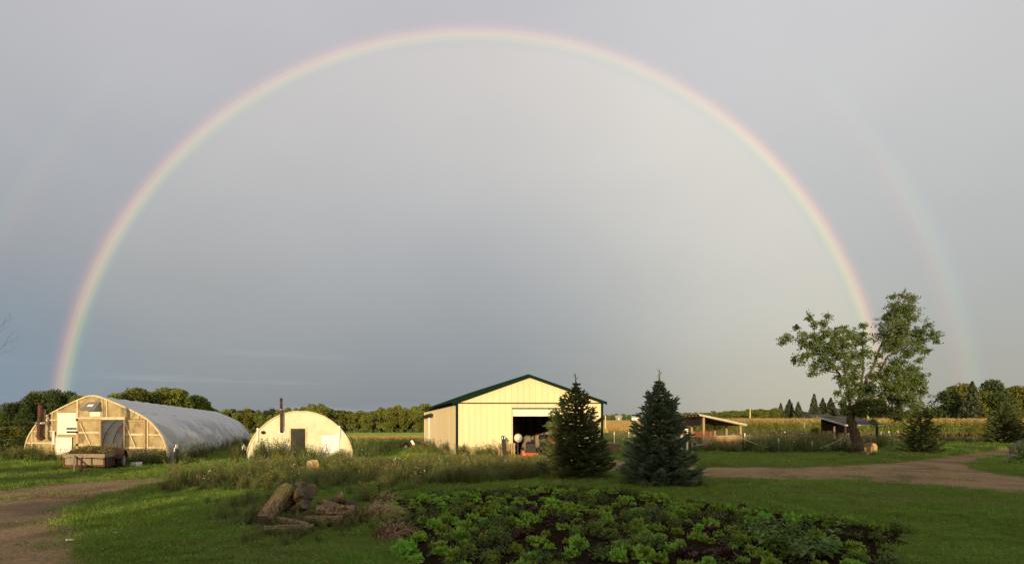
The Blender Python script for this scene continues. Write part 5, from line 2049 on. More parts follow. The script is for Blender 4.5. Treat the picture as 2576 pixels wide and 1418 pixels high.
# ------------------------------------------------------------------ trailer with its load
def build_trailer():
    D = 19.6
    fx = lambda px, d=D: d * (px - CX) / FOC
    x0, x1 = fx(162), fx(264)
    y0 = D
    L = 2.7
    skew = Vector((-0.40, .917, 0))                 # the bed runs back and to the left
    t = thing('utility_trailer', 'rusty steel farm trailer with pale wooden sides in front of the greenhouse', 'trailer', ((x0 + x1) / 2, y0 + 1.0, 0))
    zb, zm, zt = .22, .53, .68
    c = lambda s, d, z: Vector((x0 + (x1 - x0) * s, y0, z)) + skew * d
    ex = Vector((1, 0, 0))
    def slab(a, b, th, z0, z1, m, name, nrm):
        mb = MB()
        n = Vector(nrm) * th
        a, b = Vector(a), Vector(b)
        mb.hexa([a + Vector((0, 0, z0)), b + Vector((0, 0, z0)), b + n + Vector((0, 0, z0)), a + n + Vector((0, 0, z0)), a + Vector((0, 0, z1)), b + Vector((0, 0, z1)), b + n + Vector((0, 0, z1)), a + n + Vector((0, 0, z1))])
        return mb.build(name, m, t)
    # floor and sills
    mb = MB().hexa([c(0, 0, zb), c(1, 0, zb), c(1, L, zb), c(0, L, zb), c(0, 0, zb + .05), c(1, 0, zb + .05), c(1, L, zb + .05), c(0, L, zb + .05)])
    mb.build('floor', 'dark_wood', t)
    for a, b in ((c(0, 0, 0), c(1, 0, 0)), (c(0, L, 0), c(1, L, 0))):
        mb = MB()
        up = Vector((0, 0, 1))
        mb.bar(a + up * (zb - .0) + Vector((0, -.02, 0)), b + up * zb + Vector((0, -.02, 0)), .07, .07)
        mb.build('frame_rail', 'rust', t)
    for s in (0, 1):
        mb = MB()
        mb.bar(c(s, 0, zb), c(s, L, zb), .07, .07)
        mb.build('frame_rail', 'rust', t)
    # lower panels between rusty posts, cap boards over them
    for a, b in ((.02, .31), (.35, .67), (.71, .98)):
        slab(c(a, -.03, 0), c(b, -.03, 0), .02, zb + .05, zm, 'wood_grey', 'side_board', (0, -1, 0))
    for s in (.005, .33, .69, .995):
        mb = MB()
        mb.bar(c(s, -.055, zb - .03), c(s, -.055, zm + .03), .055, .04)
        mb.build('stake', 'rust', t)
    slab(c(-.01, -.02, 0), c(1.02, -.02, 0), .045, zm + .012, zt, 'wood_grey', 'cap_board', (0, -1, 0))
    for s, sg in ((1, 1), (0, -1)):
        for k in range(3):
            slab(c(s, .06 + k * .88, 0), c(s, .9 + k * .88, 0), .02, zb + .05, zm, 'wood_cream' if s == 0 else 'dark_wood', 'side_board', (sg * .917, .4 * sg, 0))
        for k in range(4):
            mb = MB()
            mb.bar(c(s, .03 + k * .88, zb) + ex * .03 * sg, c(s, .03 + k * .88, zm + .03) + ex * .03 * sg, .05, .05)
            mb.build('stake', 'rust', t)
        slab(c(s, -.0, 0), c(s, L, 0), .045, zm + .012, zt, 'wood_grey', 'cap_board', (sg * .917, .4 * sg, 0))
    slab(c(0, L, 0), c(1, L, 0), .03, zb + .05, zt, 'dark_wood', 'tailboard', (0, 1, 0))
    # wheels with fenders
    for s, sg in ((1, 1), (0, -1)):
        cen = c(s, 1.55, .33) + ex * .17 * sg
        ax = Vector((.917, .40, 0)) * sg
        mb = MB()
        mb.tube([cen - ax * .09, cen - ax * .075, cen + ax * .075, cen + ax * .09], [.28, .33, .33, .28], 22)
        w = mb.build('wheel', 'rubber', t, False)
        mb = MB()
        mb.tube([cen + ax * .092, cen + ax * .10, cen + ax * .085], [.20, .17, .10], 18)
        mb.build('rim', 'galv', w)
        mb = MB()
        f = Vector((-.4, .917, 0))
        prev = None
        for k in range(9):
            a = math.pi * (.08 + .84 * k / 8)
            p = cen + f * math.cos(a) * .42 + Vector((0, 0, math.sin(a) * .42))
            if prev is not None:
                mb.hexa([prev - ax * .13, prev + ax * .13, p + ax * .13, p - ax * .13, prev - ax * .13 + Vector((0, 0, .02)), prev + ax * .13 + Vector((0, 0, .02)), p + ax * .13 + Vector((0, 0, .02)), p - ax * .13 + Vector((0, 0, .02))])
            prev = p
        mb.build('fender', 'rust', t)
    # drawbar, jack and chain
    tip = Vector((fx(204, 18.4), 18.4, .27))
    for s in (.22, .62):
        mb = MB()
        mb.bar(c(s, -.03, zb - .02), tip, .06, .07)
        mb.build('drawbar', 'rust', t)
    mb = MB()
    mb.bar(tip + Vector((.0, .0, -.26)), tip + Vector((0, .02, .35)), .05, .05)
    mb.tube([tip + Vector((-.0, 0, -.27)), tip + Vector((0, 0, -.24))], .07, 10)
    mb.build('jack', 'rust', t)
    mb = MB()
    mb.bar(c(.27, -.08, .62), Vector((fx(186, 18.6), 18.6, .03)), .045, .045)
    mb.build('prop_leg', 'wood_grey', t)
    mb = MB()
    mb.bar(tip + Vector((.06, .05, .32)), c(.55, -.08, zm), .05, .03)
    mb.build('hitch_brace', 'rust', t)
    # the load of pulled vines is a thing of its own
    r = random.Random(8)
    mb = MB()
    for k in range(1900):
        s, d = r.uniform(.02, .99), r.uniform(.05, L - .1)
        bump = .12 + .30 * max(0, math.sin(s * 3.1) * math.sin((d / L) * 3.0)) + .06 * math.sin(s * 9)
        z = zt - .14 + bump * r.random() ** .35
        p = c(s, d, z)
        a = r.uniform(0, 6.28)
        l = r.uniform(.08, .30)
        q = p + Vector((math.cos(a) * l, math.sin(a) * l, r.uniform(-.06, .07)))
        mdp = p.lerp(q, .5) + Vector((0, 0, r.uniform(0, .05)))
        w = Vector((-math.sin(a), math.cos(a), .4)) * r.uniform(.008, .018)
        mb.add([p - w, p + w, mdp + w, mdp - w, q + w * .4, q - w * .4], [(0, 1, 2, 3), (3, 2, 4, 5)])
    for k in range(160):
        p = c(r.uniform(.03, .97), r.uniform(.02, L - .1), zt + .05 + .1 * r.random())
        a = r.uniform(0, 6.28)
        q = p + Vector((math.cos(a) * .14, math.sin(a) * .14, r.uniform(.05, .24)))
        w = Vector((-math.sin(a), math.cos(a), .2)) * .010
        mb.add([p - w, p + w, q + w * .5, q - w * .5], [(0, 1, 2, 3)])
    # body of the heap
    n = 14
    vs = [c(.03 + .94 * i / n, .06 + (L - .15) * j / n, zt - .16 + (.24 + .10 * mnoise.noise(Vector((i * .5, j * .5, 1)))) * math.sin(math.pi * i / n) ** .5 * math.sin(math.pi * j / n) ** .5 + r.uniform(-.05, .06)) for j in range(n + 1) for i in range(n + 1)]
    mb.add(vs, [(j * (n + 1) + i, j * (n + 1) + i + 1, (j + 1) * (n + 1) + i + 1, (j + 1) * (n + 1) + i) for j in range(n) for i in range(n)])
    mb.solo('vine_heap', 'hay', 'heap of dry pulled vines piled in the trailer', 'plant heap', tuple(c(.5, L / 2, zt - .16)))


build_trailer()


# ------------------------------------------------------------------ logs
def make_log(name, label, cat, p0, p1, r0, r1, seed, cut='log_cut', group=None, bark='log_bark', n=64, rows_=12):
    p0, p1 = Vector(p0), Vector(p1)
    t = thing(name, label, cat, tuple((p0 + p1) / 2), group)
    d = (p1 - p0).normalized()
    a = d.orthogonal().normalized()
    b = d.cross(a)
    mb = MB()
    L = (p1 - p0).length
    rings = []
    for j in range(rows_ + 1):
        f = j / rows_
        cen = p0.lerp(p1, f)
        ring = []
        for k in range(n):
            an = k * 6.283185 / n
            rr = r0 + (r1 - r0) * f
            q = Vector((math.cos(an) * 2.2, math.sin(an) * 2.2, f * L * 3 + seed * 7))
            rr *= 1 + .12 * mnoise.noise(q) + .34 * (abs(mnoise.noise(Vector((math.cos(an) * 6.5, math.sin(an) * 6.5, f * L * 2.2 + seed)))) - .3)
            ring.append(cen + (a * math.cos(an) + b * math.sin(an)) * rr)
        rings.append(ring)
    vs = [v for g in rings for v in g]
    mb.add(vs, [(j * n + k, j * n + (k + 1) % n, (j + 1) * n + (k + 1) % n, (j + 1) * n + k) for j in range(rows_) for k in range(n)])
    mb.build('bark', bark, t, True)
    for ring, sg in ((rings[0], -1), (rings[-1], 1)):
        cen = sum(ring, Vector()) / n
        mb = MB()
        inner = [cen + (v - cen) * .985 - d * sg * .006 for v in ring]
        mid = [cen + (v - cen) * .5 + d * sg * .004 for v in ring]
        mb.add(inner + mid + [cen + d * sg * .006], [(k, (k + 1) % n, n + (k + 1) % n, n + k) for k in range(n)] + [(n + k, n + (k + 1) % n, 2 * n) for k in range(n)])
        mb.build('cut_face', cut, t)
    return t


def build_logs():
    g = 'logs of the foreground pile'
    Q = at
    def ground_y(px, py, r):
        return gp(px, py)
    make_log('log', 'thick bark-covered log leaning up at the left of the log pile', 'log', Q(664, 1312, 8.75), Q(724, 1228, 9.5), .150, .135, 1, group=g)
    make_log('log', 'grey log with the largest round cut end facing out, at the top of the pile', 'log', Q(776, 1233, 9.15), Q(738, 1262, 9.95), .155, .15, 2, group=g)
    make_log('log', 'log behind the largest cut end, topmost of the pile', 'log', Q(757, 1226, 9.65), Q(733, 1262, 10.35), .145, .14, 3, group=g)
    make_log('log', 'small log end below the largest cut end of the pile', 'log', Q(768, 1265, 8.95), Q(742, 1285, 9.7), .095, .09, 4, group=g)
    make_log('log', 'thick short log lying flat at the right of the pile', 'log', Q(797, 1285, 9.0), Q(893, 1288, 9.1), .110, .130, 5, group=g)
    make_log('log', 'forked stub log angled over the thick flat log', 'log', Q(803, 1259, 9.3), Q(850, 1279, 9.1), .05, .085, 6, group=g)
    make_log('log', 'long thin log lying lowest across the front of the pile', 'log', Q(665, 1332, 8.15), Q(790, 1326, 8.3), .070, .062, 7, group=g)
    make_log('log', 'thin branch log with a broken pale tip at the front of the pile', 'log', Q(698, 1304, 8.45), Q(776, 1322, 8.45), .040, .062, 8, group=g)
    make_log('log', 'mossy log half hidden under the thick flat log', 'log', Q(766, 1306, 8.75), Q(862, 1307, 8.85), .068, .075, 9, group=g)
    make_log('log', 'knobby grey stump piece at the back right of the pile', 'log', Q(830, 1262, 10.0), Q(866, 1250, 10.1), .07, .115, 10, group=g)
    make_log('log', 'log sunk in the grass at the left foot of the pile', 'log', Q(612, 1296, 9.5), Q(662, 1284, 9.9), .075, .085, 11, group=g)
    make_log('log', 'dark log end between the flat log and the dry grass', 'log', Q(888, 1266, 9.7), Q(872, 1268, 10.3), .085, .085, 12, group=g)
    make_log('log', 'log wedged under the centre of the pile', 'log', Q(742, 1300, 9.3), Q(800, 1293, 9.6), .09, .09, 13, group=g)

    def chunk(name, label, px, py, w, h, dp, rot, seed, m='split_wood', cat='firewood', group=None, ht=0.0):
        r = random.Random(seed)
        x, y = gp(px, py)
        n = 9
        t = thing(name, label, cat, (x, y, 0), group)
        ca, sa = math.cos(rot), math.sin(rot)
        fr_, bk = [], []
        for k in range(n):
            a = 6.283 * k / n + .3
            q = 1 + r.uniform(-.18, .18)
            lx, lz = math.cos(a) * w / 2 * q, math.sin(a) * h / 2 * q + h / 2 + ht
            for L_, yy in ((fr_, -dp / 2 + r.uniform(-.05, .05) * dp), (bk, dp / 2)):
                L_.append((x + lx * ca - yy * sa, y + lx * sa + yy * ca, max(.0, lz)))
        mb = MB().add(fr_ + bk, [(k, (k + 1) % n, n + (k + 1) % n, n + k) for k in range(n)] + [tuple(range(2 * n - 1, n - 1, -1))])
        mb.build('bark', 'log_bark', t)
        cen = (sum(p[0] for p in fr_) / n, sum(p[1] for p in fr_) / n - .02, sum(p[2] for p in fr_) / n)
        mb = MB().add(fr_ + [cen], [((k + 1) % n, k, n) for k in range(n)])
        mb.build('split_face', m, t)
    chunk('wood_block', 'pale freshly cut block of wood sitting in the meadow before the shed', 787, 1186, .55, .48, .5, .35, 1, cat='wood block')
    chunk('wood_block', 'small weathered cut block half sunk in weeds behind the log pile', 672, 1226, .32, .18, .4, .3, 2, 'wood_grey', cat='wood block')
    chunk('wood_block', 'dull reddish wood block in the weeds beside the big leaf', 1112, 1222, .34, .22, .3, -.2, 3, 'wood_grey', cat='wood block')
    # split firewood under the forked tree
    g2 = 'split firewood under the forked tree'
    for i, (px, py, w, h, dp, rot, lab) in enumerate(((2158, 1141, .75, .55, .5, .1, 'largest pale split log under the forked tree'), (2151, 1130, .7, .40, .4, -.2, 'split log lying behind the largest one under the forked tree'),
                                                      (2186, 1141, .38, .70, .4, .5, 'upright split log right of the largest one'), (2196, 1139, .42, .62, .3, -.3, 'round slice of wood at the right end of the firewood'),
                                                      (2180, 1148, .5, .28, .4, .2, 'reddish split log lying in front of the round slice'), (2145, 1135, .5, .28, .4, .7, 'small split log at the left of the firewood'))):
        chunk('split_log', lab, px, py, w, h, dp, rot, 30 + i, cat='firewood', group=g2)


build_logs()


def strands(name, label, cat, cx, cy, rx, ry, h, n, m, seed, w=.006, l0=.12, l1=.4):
    r = random.Random(seed)
    mb = MB()
    for k in range(n):
        a, q = r.uniform(0, 6.28), math.sqrt(r.random())
        x, y = cx + rx * q * math.cos(a), cy + ry * q * math.sin(a)
        z = h * (1 - q * q) * r.random() + .02
        b = r.uniform(0, 6.28)
        l = r.uniform(l0, l1)
        p = Vector((x, y, z))
        e = p + Vector((math.cos(b) * l, math.sin(b) * l, r.uniform(-.6, .5) * l))
        e.z = max(.015, e.z)
        md = p.lerp(e, .5) + Vector((0, 0, l * .18))
        s = Vector((-math.sin(b), math.cos(b), .3)) * w
        mb.add([p - s, p + s, md + s, md - s, e + s * .3, e - s * .3], [(0, 1, 2, 3), (3, 2, 4, 5)])
    return mb.solo(name, m, label, cat, (cx, cy, 0))


x, y = gp(950, 1305)
strands('dry_weed_heap', 'heap of brown pulled weeds between the logs and the garden', 'plant heap', x, y, .36, .55, .26, 900, 'straw', 3)
x, y = gp(985, 1345)
strands('dry_weed_heap', 'thin strewn dry grass at the near left edge of the garden', 'plant heap', x, y, .26, .45, .10, 320, 'straw', 5)
x, y = gp(960, 1262)
strands('dry_weed_heap', 'small brown grass tuft at the far left corner of the garden', 'plant heap', x, y, .35, .35, .22, 260, 'straw', 6)
x, y = gp(205, 1251)
strands('straw_litter', 'strewn straw on the left gravel drive', 'straw', x, y, 1.2, .22, .02, 150, 'straw', 9)
x, y = gp(375, 1224)
strands('straw_litter', 'pale straw patch where the drive meets the weeds', 'straw', x, y, .35, .3, .05, 160, 'grass_dry', 10)


# ------------------------------------------------------------------ posts, bucket, poles, ropes
def t_post(px, py, ptop, D, label, group, white=True, m='galv', name='fence_post'):
    p = at(px, py, D)
    z = max(0.5, ztop(ptop, D))
    b = tz(p.x, D)
    t = thing(name, label, 'post', (p.x, D, b), group)
    mb = MB()
    zt = z - (.17 if white else 0)
    mb.bar((p.x - .006, D, b), (p.x - .006, D, zt), .022, .008)
    mb.bar((p.x, D + .02, b), (p.x, D + .02, zt), .008, .02)
    mb.build('stake', 'black' if m == 'galv' else m, t)
    if white:
        mb = MB()
        mb.bar((p.x, D, zt), (p.x, D, z), .032, .03)
        mb.build('cap', 'white_paint', t)
    return t


for i, (px, pt) in enumerate(((439, 1125), (442.5, 1117), (446.5, 1117))):
    t_post(px, 1173, pt, 22.0 + .1 * i, ('shortest white-tipped stake beside the greenhouse corner', 'middle white-tipped stake beside the greenhouse corner', 'white-tipped stake farthest from the greenhouse corner')[i], 'stakes at the greenhouse corner')
for i, (px, pt) in enumerate(((610, 1121), (613.5, 1117), (617, 1122))):
    t_post(px, 1163, pt, 24.2 + .12 * i, ('outermost white-tipped stake at the left foot of the white shed', 'tallest white-tipped stake at the left foot of the white shed', 'white-tipped stake touching the left foot of the white shed')[i], 'stakes left of the white shed')
for i, px in enumerate((658, 662.5, 665.5)):
    t_post(px, 1165, 1117, 23.7, ('first dark stake before the white shed wall', 'second dark stake before the white shed wall', 'third dark stake before the white shed wall, nearest its door')[i], 'stakes before the white shed wall', False)


def pen_post(px, pt, D, h=.9, lab='', wood=False):
    p = at(px, pt, D)
    b = tz(p.x, D)
    if wood:
        mb = MB()
        mb.tube([(p.x, D, b), (p.x + .02, D, p.z)], [.075, .065], 9)
        mb.solo('wooden_post', 'wood_grey', lab, 'post', (p.x, D, b), 'wooden posts of the paddock')
    else:
        t = thing('electric_fence_post', lab, 'post', (p.x, D, b), 'thin fence posts of the paddock')
        MB().bar((p.x, D, b), (p.x, D, p.z - .22), .025, .025).build('stake', 'galv', t)
        MB().bar((p.x, D, p.z - .22), (p.x, D, p.z), .06, .05).build('cap', 'white_paint', t)


for px, pt, D, lab in ((1873.5, 1089, 33, 'white-topped fence post right of the plywood shelter'), (1959, 1102, 31.5, 'white-topped fence post midway in the paddock weeds'), (2043, 1108, 31.5, 'white-topped fence post near the forked tree'),
                       (2236, 1083, 50, 'first white-topped post in the rough grass past the dark shelter'), (2259, 1082, 52, 'second white-topped post in the rough grass past the dark shelter'), (2216, 1086, 48, 'white-topped post closest to the dark shelter'), (1582, 1083, 40, 'thin white-topped post between the two big spruces'), (1545, 1086, 42, 'small white-topped post beside the barn corner')):
    pen_post(px, pt, D, lab=lab)
for px, pt, D, lab in ((2115, 1094, 31.2, 'pale wooden post holding the rope left of the forked tree'), (2135, 1096, 33, 'short wooden post behind the forked tree trunk'), (2098, 1072, 38, 'weathered wooden post at the dark shelter'), (2023, 1060, 50, 'tall old post in the golden grass'), (1741, 1110, 30.5, 'wooden corner post beside the dense spruce'), (2024, 1085, 46, 'rusty wooden post in the paddock weeds')):
    pen_post(px, pt, D, lab=lab, wood=True)
# striped gate corner by the dense spruce
t = thing('striped_gate', 'white gate rail with striped uprights behind the dense spruce', 'gate', tuple(at(1722, 1135, 31.5)[:2]) + (0,))
for px, pa, pb in ((1714, 1075, 1112), (1729, 1078, 1105)):
    a, b = at(px, pa, 31.5), at(px + 1, pb, 31.5)
    mb = MB().bar((a.x, a.y, 0), a, .09, .07)
    up = mb.build('upright', 'white_paint', t)
    for k in range(5):
        p = b.lerp(a, (k + .5) / 5)
        MB().bar(p + Vector((-.05, -.045, -.045)), p + Vector((.05, -.045, .045)), .012, .03).build('stripe', 'black', up)
a, b = at(1714, 1076, 31.5), at(1729, 1080, 31.5)
MB().bar(a + Vector((.05, 0, 0)), b - Vector((.05, 0, 0)), .06, .09).build('rail', 'white_paint', t)
a, b = at(1730, 1092, 31), at(1756, 1118, 31)
MB().bar(a, b, .08, .08).solo('gate_brace', 'wood_grey', 'diagonal wooden brace between spruce and plywood shelter', 'brace', tuple(b))


def rope(name, label, P, sag=.1):
    mb = MB()
    pts = []
    for a, b in zip(P, P[1:]):
        for k in range(6):
            f = k / 6
            pts.append(a.lerp(b, f) - Vector((0, 0, sag * 4 * f * (1 - f))))
    pts.append(P[-1])
    mb.tube(pts, .012, 5)
    mb.solo(name, 'rope', label, 'rope', tuple(P[0]))


rope('fence_rope', 'white rope hung along the plywood front of the shelter', [at(1746, 1120, 31), at(1774, 1114, 33.6), at(1790, 1095.5, 33.75), at(1853, 1093, 33.75), at(1885, 1109, 32.5), at(1932, 1124, 31.5)], .04)
rope('fence_rope', 'white rope running from the weeds up to the forked tree', [at(2062, 1127, 31), at(2114, 1104, 31.1), at(2137, 1088, 30.6)], .03)


def pole(px, pb, pt, D, label):
    p = at(px, pt, D)
    b = tz(p.x, D)
    mb = MB().tube([(p.x, D, b - .2), (p.x, D, p.z)], [.16, .11], 8)
    mb.solo('utility_pole', 'wood_cream', label, 'utility pole', (p.x, D, b))


pole(1887, 1065, 1027, 118, 'pale utility pole in the field right of the plywood shelter')
pole(1523, 1069, 1045, 90, 'pale pole at the far corner of the barn')
pole(2184, 1066, 1010, 100, 'pale pole glimpsed through the forked tree')

# bucket by the greenhouse door
x, y = gp(344, 1176)
mb = MB()
mb.hexa([(x - .15, y - .13, 0), (x + .09, y - .17, 0), (x + .15, y + .1, 0), (x - .1, y + .14, 0), (x - .16, y - .13, .24), (x + .08, y - .18, .25), (x + .15, y + .1, .25), (x - .1, y + .14, .23)])
mb.solo('white_block', 'white_paint', 'small white block standing by the greenhouse sliding door', 'block', (x, y, 0))

# benches and pots inside the greenhouse doorway
P = tun_fr.P
for k, (s0, s1, q, z, lab) in enumerate((( .55, 1.6, -1.6, .80, 'wooden plant bench just inside the greenhouse doorway'), (-1.0, .7, -3.4, .92, 'white-edged plant bench deeper in the greenhouse'))):
    t = thing('plant_bench', lab, 'bench', tuple(P(s0, q, 0)))
    mb = MB()
    tun_fr.box(mb, s0, s1, q - .6, q, z - .05, z)
    mb.build('bench_top', 'wood' if k == 0 else 'white_paint', t)
    for s in (s0 + .06, s1 - .06):
        for o in (q - .55, q - .05):
            mb = MB()
            tun_fr.box(mb, s - .03, s + .03, o - .03, o + .03, 0, z - .05)
            mb.build('leg', 'wood_grey', t)
for k, (s, q, z, rr, lab) in enumerate(((1.0, -1.9, .80, .17, 'black plant pot with dry stems on the wooden bench'), (-.7, -3.6, .92, .13, 'small black pot on the white-edged bench'), (.1, -3.6, .92, .11, 'black pot at the middle of the white-edged bench'))):
    c = P(s, q, z)
    t = thing('plant_pot', lab, 'pot', tuple(c))
    MB().tube([c, c + Vector((0, 0, .28 * rr / .17))], [rr * .8, rr], 12).build('pot', 'black', t)
    r = random.Random(k)
    mb = MB()
    for j in range(26):
        a = r.uniform(0, 6.28)
        b0 = c + Vector((0, 0, .2))
        e = b0 + Vector((math.cos(a) * .25, math.sin(a) * .25, r.uniform(.15, .5)))
        mb.bar(b0, e, .008, .008)
    mb.build('stems', 'straw', t)
# red hose slung across the doorway
a, b = P(tun_fr.m(262, 1076)[0], -.6, 1.62), P(tun_fr.m(316, 1076)[0], -.6, 1.66)
pts = [a.lerp(b, k / 10) - Vector((0, 0, .14 * 4 * (k / 10) * (1 - k / 10))) for k in range(11)]
MB().tube(pts, .018, 6).solo('red_hose', 'red_dull', 'red hose slung across the greenhouse doorway', 'hose', tuple(a))


# ------------------------------------------------------------------ things at the barn door
def pallet(name, label, O, ex, ez, n=7, w=1.15, h=1.05, group=None):
    """deck boards nailed across three bearers; ex along the boards' row, ez up the boards"""
    ex, ez = Vector(ex).normalized(), Vector(ez).normalized()
    nn = ex.cross(ez).normalized()
    O = Vector(O)
    t = thing(name, label, 'pallet', tuple(O), group)
    def bx(s0, s1, z0, z1, o0, o1, nm, m):
        C = [O + ex * s + ez * z + nn * o for z in (z0, z1) for s, o in ((s0, o0), (s1, o0), (s1, o1), (s0, o1))]
        MB().hexa(C).build(nm, m, t)
    for k in range(n):
        s = k * w / n
        bx(s + .015, s + w / n - .03, 0, h, 0, .02, 'deck_board', 'wood')
    for z in (0.04, h / 2 - .04, h - .12):
        bx(0, w, z, z + .08, -.10, -.002, 'bearer', 'wood_grey')
    for k in (0, n // 2, n - 1):
        s = k * w / n
        bx(s + .015, s + w / n - .03, 0, h, -.122, -.102, 'deck_board', 'wood_grey')


y = 28.1
x = y * (1253 - CX) / FOC
pallet('wood_pallet', 'wooden pallet standing against the barn beside the door', (x, y, 0.0), (1, .05, 0), (0, .20, 1), 7, .95, .82)
# pallet stack right of the barn
t0 = at(1519, 1128, 30.5)
for k in range(5):
    pallet('wood_pallet', ('bottom pallet of the stack right of the barn', 'second pallet from the bottom of the stack right of the barn', 'middle pallet of the stack right of the barn', 'fourth pallet up in the stack right of the barn', 'top pallet of the stack right of the barn')[k],
           (t0.x, 30.5 + .02 * (k % 2), .13 + .145 * k), (1, 0.04 * (k % 2), 0), (0, 1, 0), 6, 1.05, 1.0, 'pallet stack right of the barn')
# black mast leaning at the pallet
t = thing('black_mast', 'black upright steel mast with a bracket beside the barn door', 'machine part', (28.0 * (1268 - CX) / FOC, 27.8, 0))
a = at(1269, 1145, 27.8)
a.z = 0
b = at(1265.5, 1096, 27.8)
MB().bar(a, b, .20, .10).build('mast', 'black', t)
MB().bar(b + Vector((-.06, -.07, -.02)), b + Vector((.16, -.07, -.20)), .16, .10, up=(0, 1, 0)).build('bracket', 'black', t)
for k in (-1, 1):
    MB().bar(b + Vector((.06 * k + .03, -.14, -.05)), b + Vector((.06 * k + .03, -.14, -.16)), .03, .02).build('slot', 'galv', t)
# white dish
c = at(1303, 1101, 28.5)
t = thing('round_tub', 'pale round tub standing on edge in the barn doorway', 'tub', (c.x, 28.5, 0))
mb = MB()
nn = Vector((.25, -.95, .12)).normalized()
pts = [c + nn * q for q in (-.16, -.15, .0, .06, .065, .03, -.10)]
mb.tube(pts, [.10, .17, .22, .235, .225, .19, .05], 24, True)
mb.build('bowl', 'white_door', t, True)
MB().bar(Vector((c.x, c.y + .12, 0)), c - nn * .1, .09, .09).build('stand', 'black', t)
# mower with red deck
mx, my = 28.2 * (1334 - CX) / FOC, 28.2
t = thing('red_mower', 'red and black ride-on mower parked in the barn doorway', 'mower', (mx, my, 0))
mb = MB()
n = 14
out = [(mx + .50 * math.cos(a) * (1.05 if math.cos(a) > 0 else 1), my + .30 * math.sin(a)) for a in [6.283 * k / n for k in range(n)]]
mb.add([(p[0], p[1], .10) for p in out] + [(mx + (p[0] - mx) * .85, my + (p[1] - my) * .8, .27) for p in out] + [(mx, my, .30)], [(k, (k + 1) % n, n + (k + 1) % n, n + k) for k in range(n)] + [(n + k, n + (k + 1) % n, 2 * n) for k in range(n)])
mb.build('mower_deck', 'red_paint', t)
MB().hexa([(mx - .45, my - .3, .14), (mx - .2, my - .36, .14), (mx - .25, my - .1, .14), (mx - .5, my - .05, .14), (mx - .44, my - .28, .42), (mx - .36, my - .3, .40), (mx - .38, my - .1, .36), (mx - .48, my - .06, .38)]).build('chute', 'red_paint', t)
MB().hexa([(mx + .1, my - .42, .06), (mx + .52, my - .40, .06), (mx + .5, my - .2, .06), (mx + .12, my - .2, .06), (mx + .14, my - .40, .20), (mx + .48, my - .38, .18), (mx + .48, my - .2, .2), (mx + .14, my - .2, .22)]).build('discharge_guard', 'black', t)
MB().hexa([(mx - .25, my + .3, .25), (mx + .35, my + .3, .25), (mx + .35, my + 1.2, .25), (mx - .25, my + 1.2, .25), (mx - .2, my + .4, .75), (mx + .3, my + .4, .75), (mx + .3, my + 1.1, .8), (mx - .2, my + 1.1, .8)]).build('hood', 'black', t)
for sx in (-.4, .5):
    for yy, rr in ((.45, .17), (1.3, .26)):
        c0 = Vector((mx + sx, my + yy, rr))
        w = MB().tube([c0 - Vector((.08, 0, 0)), c0 + Vector((.08, 0, 0))], rr, 16).build('wheel', 'rubber', t)
        MB().tube([c0 - Vector((.085, 0, 0)), c0 + Vector((.085, 0, 0))], rr * .5, 12).build('rim', 'white_paint', w)
MB().hexa([(mx - .2, my + 1.2, .55), (mx + .3, my + 1.2, .55), (mx + .3, my + 1.6, .55), (mx - .2, my + 1.6, .55), (mx - .2, my + 1.5, .95), (mx + .3, my + 1.5, .95), (mx + .3, my + 1.6, .95), (mx - .2, my + 1.6, .95)]).build('seat', 'black', t)
# rotary machine under a cloth further in
c = Vector((29.6 * (1328 - CX) / FOC, 29.9, 0))
t = thing('covered_machine', 'grey draped machine just inside the barn door', 'machine', tuple(c))
r = random.Random(2)
n = 12
vs = []
for z, q in ((0, .42), (.35, .40), (.8, .34), (1.05, .24), (1.18, .10)):
    vs += [c + Vector((math.cos(6.283 * k / n) * q * r.uniform(.85, 1.2), math.sin(6.283 * k / n) * q * r.uniform(.85, 1.2), z + r.uniform(-.03, .03))) for k in range(n)]
MB().add(vs, [(j * n + k, j * n + (k + 1) % n, (j + 1) * n + (k + 1) % n, (j + 1) * n + k) for j in range(4) for k in range(n)] + [tuple(4 * n + k for k in range(n))]).build('cloth', 'plywood_grey', t)
for k in (-.2, .2):
    MB().bar(c + Vector((k, -.35, 0)), c + Vector((k * .8, -.2, .5)), .05, .05).build('leg', 'black', t)
# old tractor deeper inside
c = Vector((30.8 * (1390 - CX) / FOC, 31.0, 0))
t = thing('old_tractor', 'old tractor in the dark of the barn behind the spruce', 'tractor', tuple(c))
MB().hexa([c + Vector(p) for p in ((-.25, 0, .55), (.25, 0, .55), (.25, 1.3, .55), (-.25, 1.3, .55), (-.22, .02, 1.1), (.22, .02, 1.1), (.24, 1.3, 1.15), (-.24, 1.3, 1.15))]).build('engine_hood', 'red_dull', t)
MB().hexa([c + Vector(p) for p in ((-.3, 1.3, .6), (.3, 1.3, .6), (.3, 2.1, .6), (-.3, 2.1, .6), (-.25, 1.5, 1.0), (.25, 1.5, 1.0), (.3, 2.1, 1.2), (-.3, 2.1, 1.2))]).build('seat', 'black', t)
for sx in (-1, 1):
    for yy, rr, w_ in ((.3, .32, .10), (1.7, .6, .16)):
        c0 = c + Vector((sx * .55, yy, rr))
        w = MB().tube([c0 - Vector((w_, 0, 0)), c0 - Vector((w_ * .8, 0, 0)), c0 + Vector((w_ * .8, 0, 0)), c0 + Vector((w_, 0, 0))], [rr * .9, rr, rr, rr * .9], 18).build('wheel', 'rubber', t)
        MB().tube([c0 - Vector((w_ + .01, 0, 0)), c0 + Vector((w_ + .01, 0, 0))], rr * .5, 14).build('rim', 'white_paint', w)
MB().tube([c + Vector((0, 1.35, 1.1)), c + Vector((0, 1.5, 1.45))], .03, 6).build('steering_column', 'black', t)

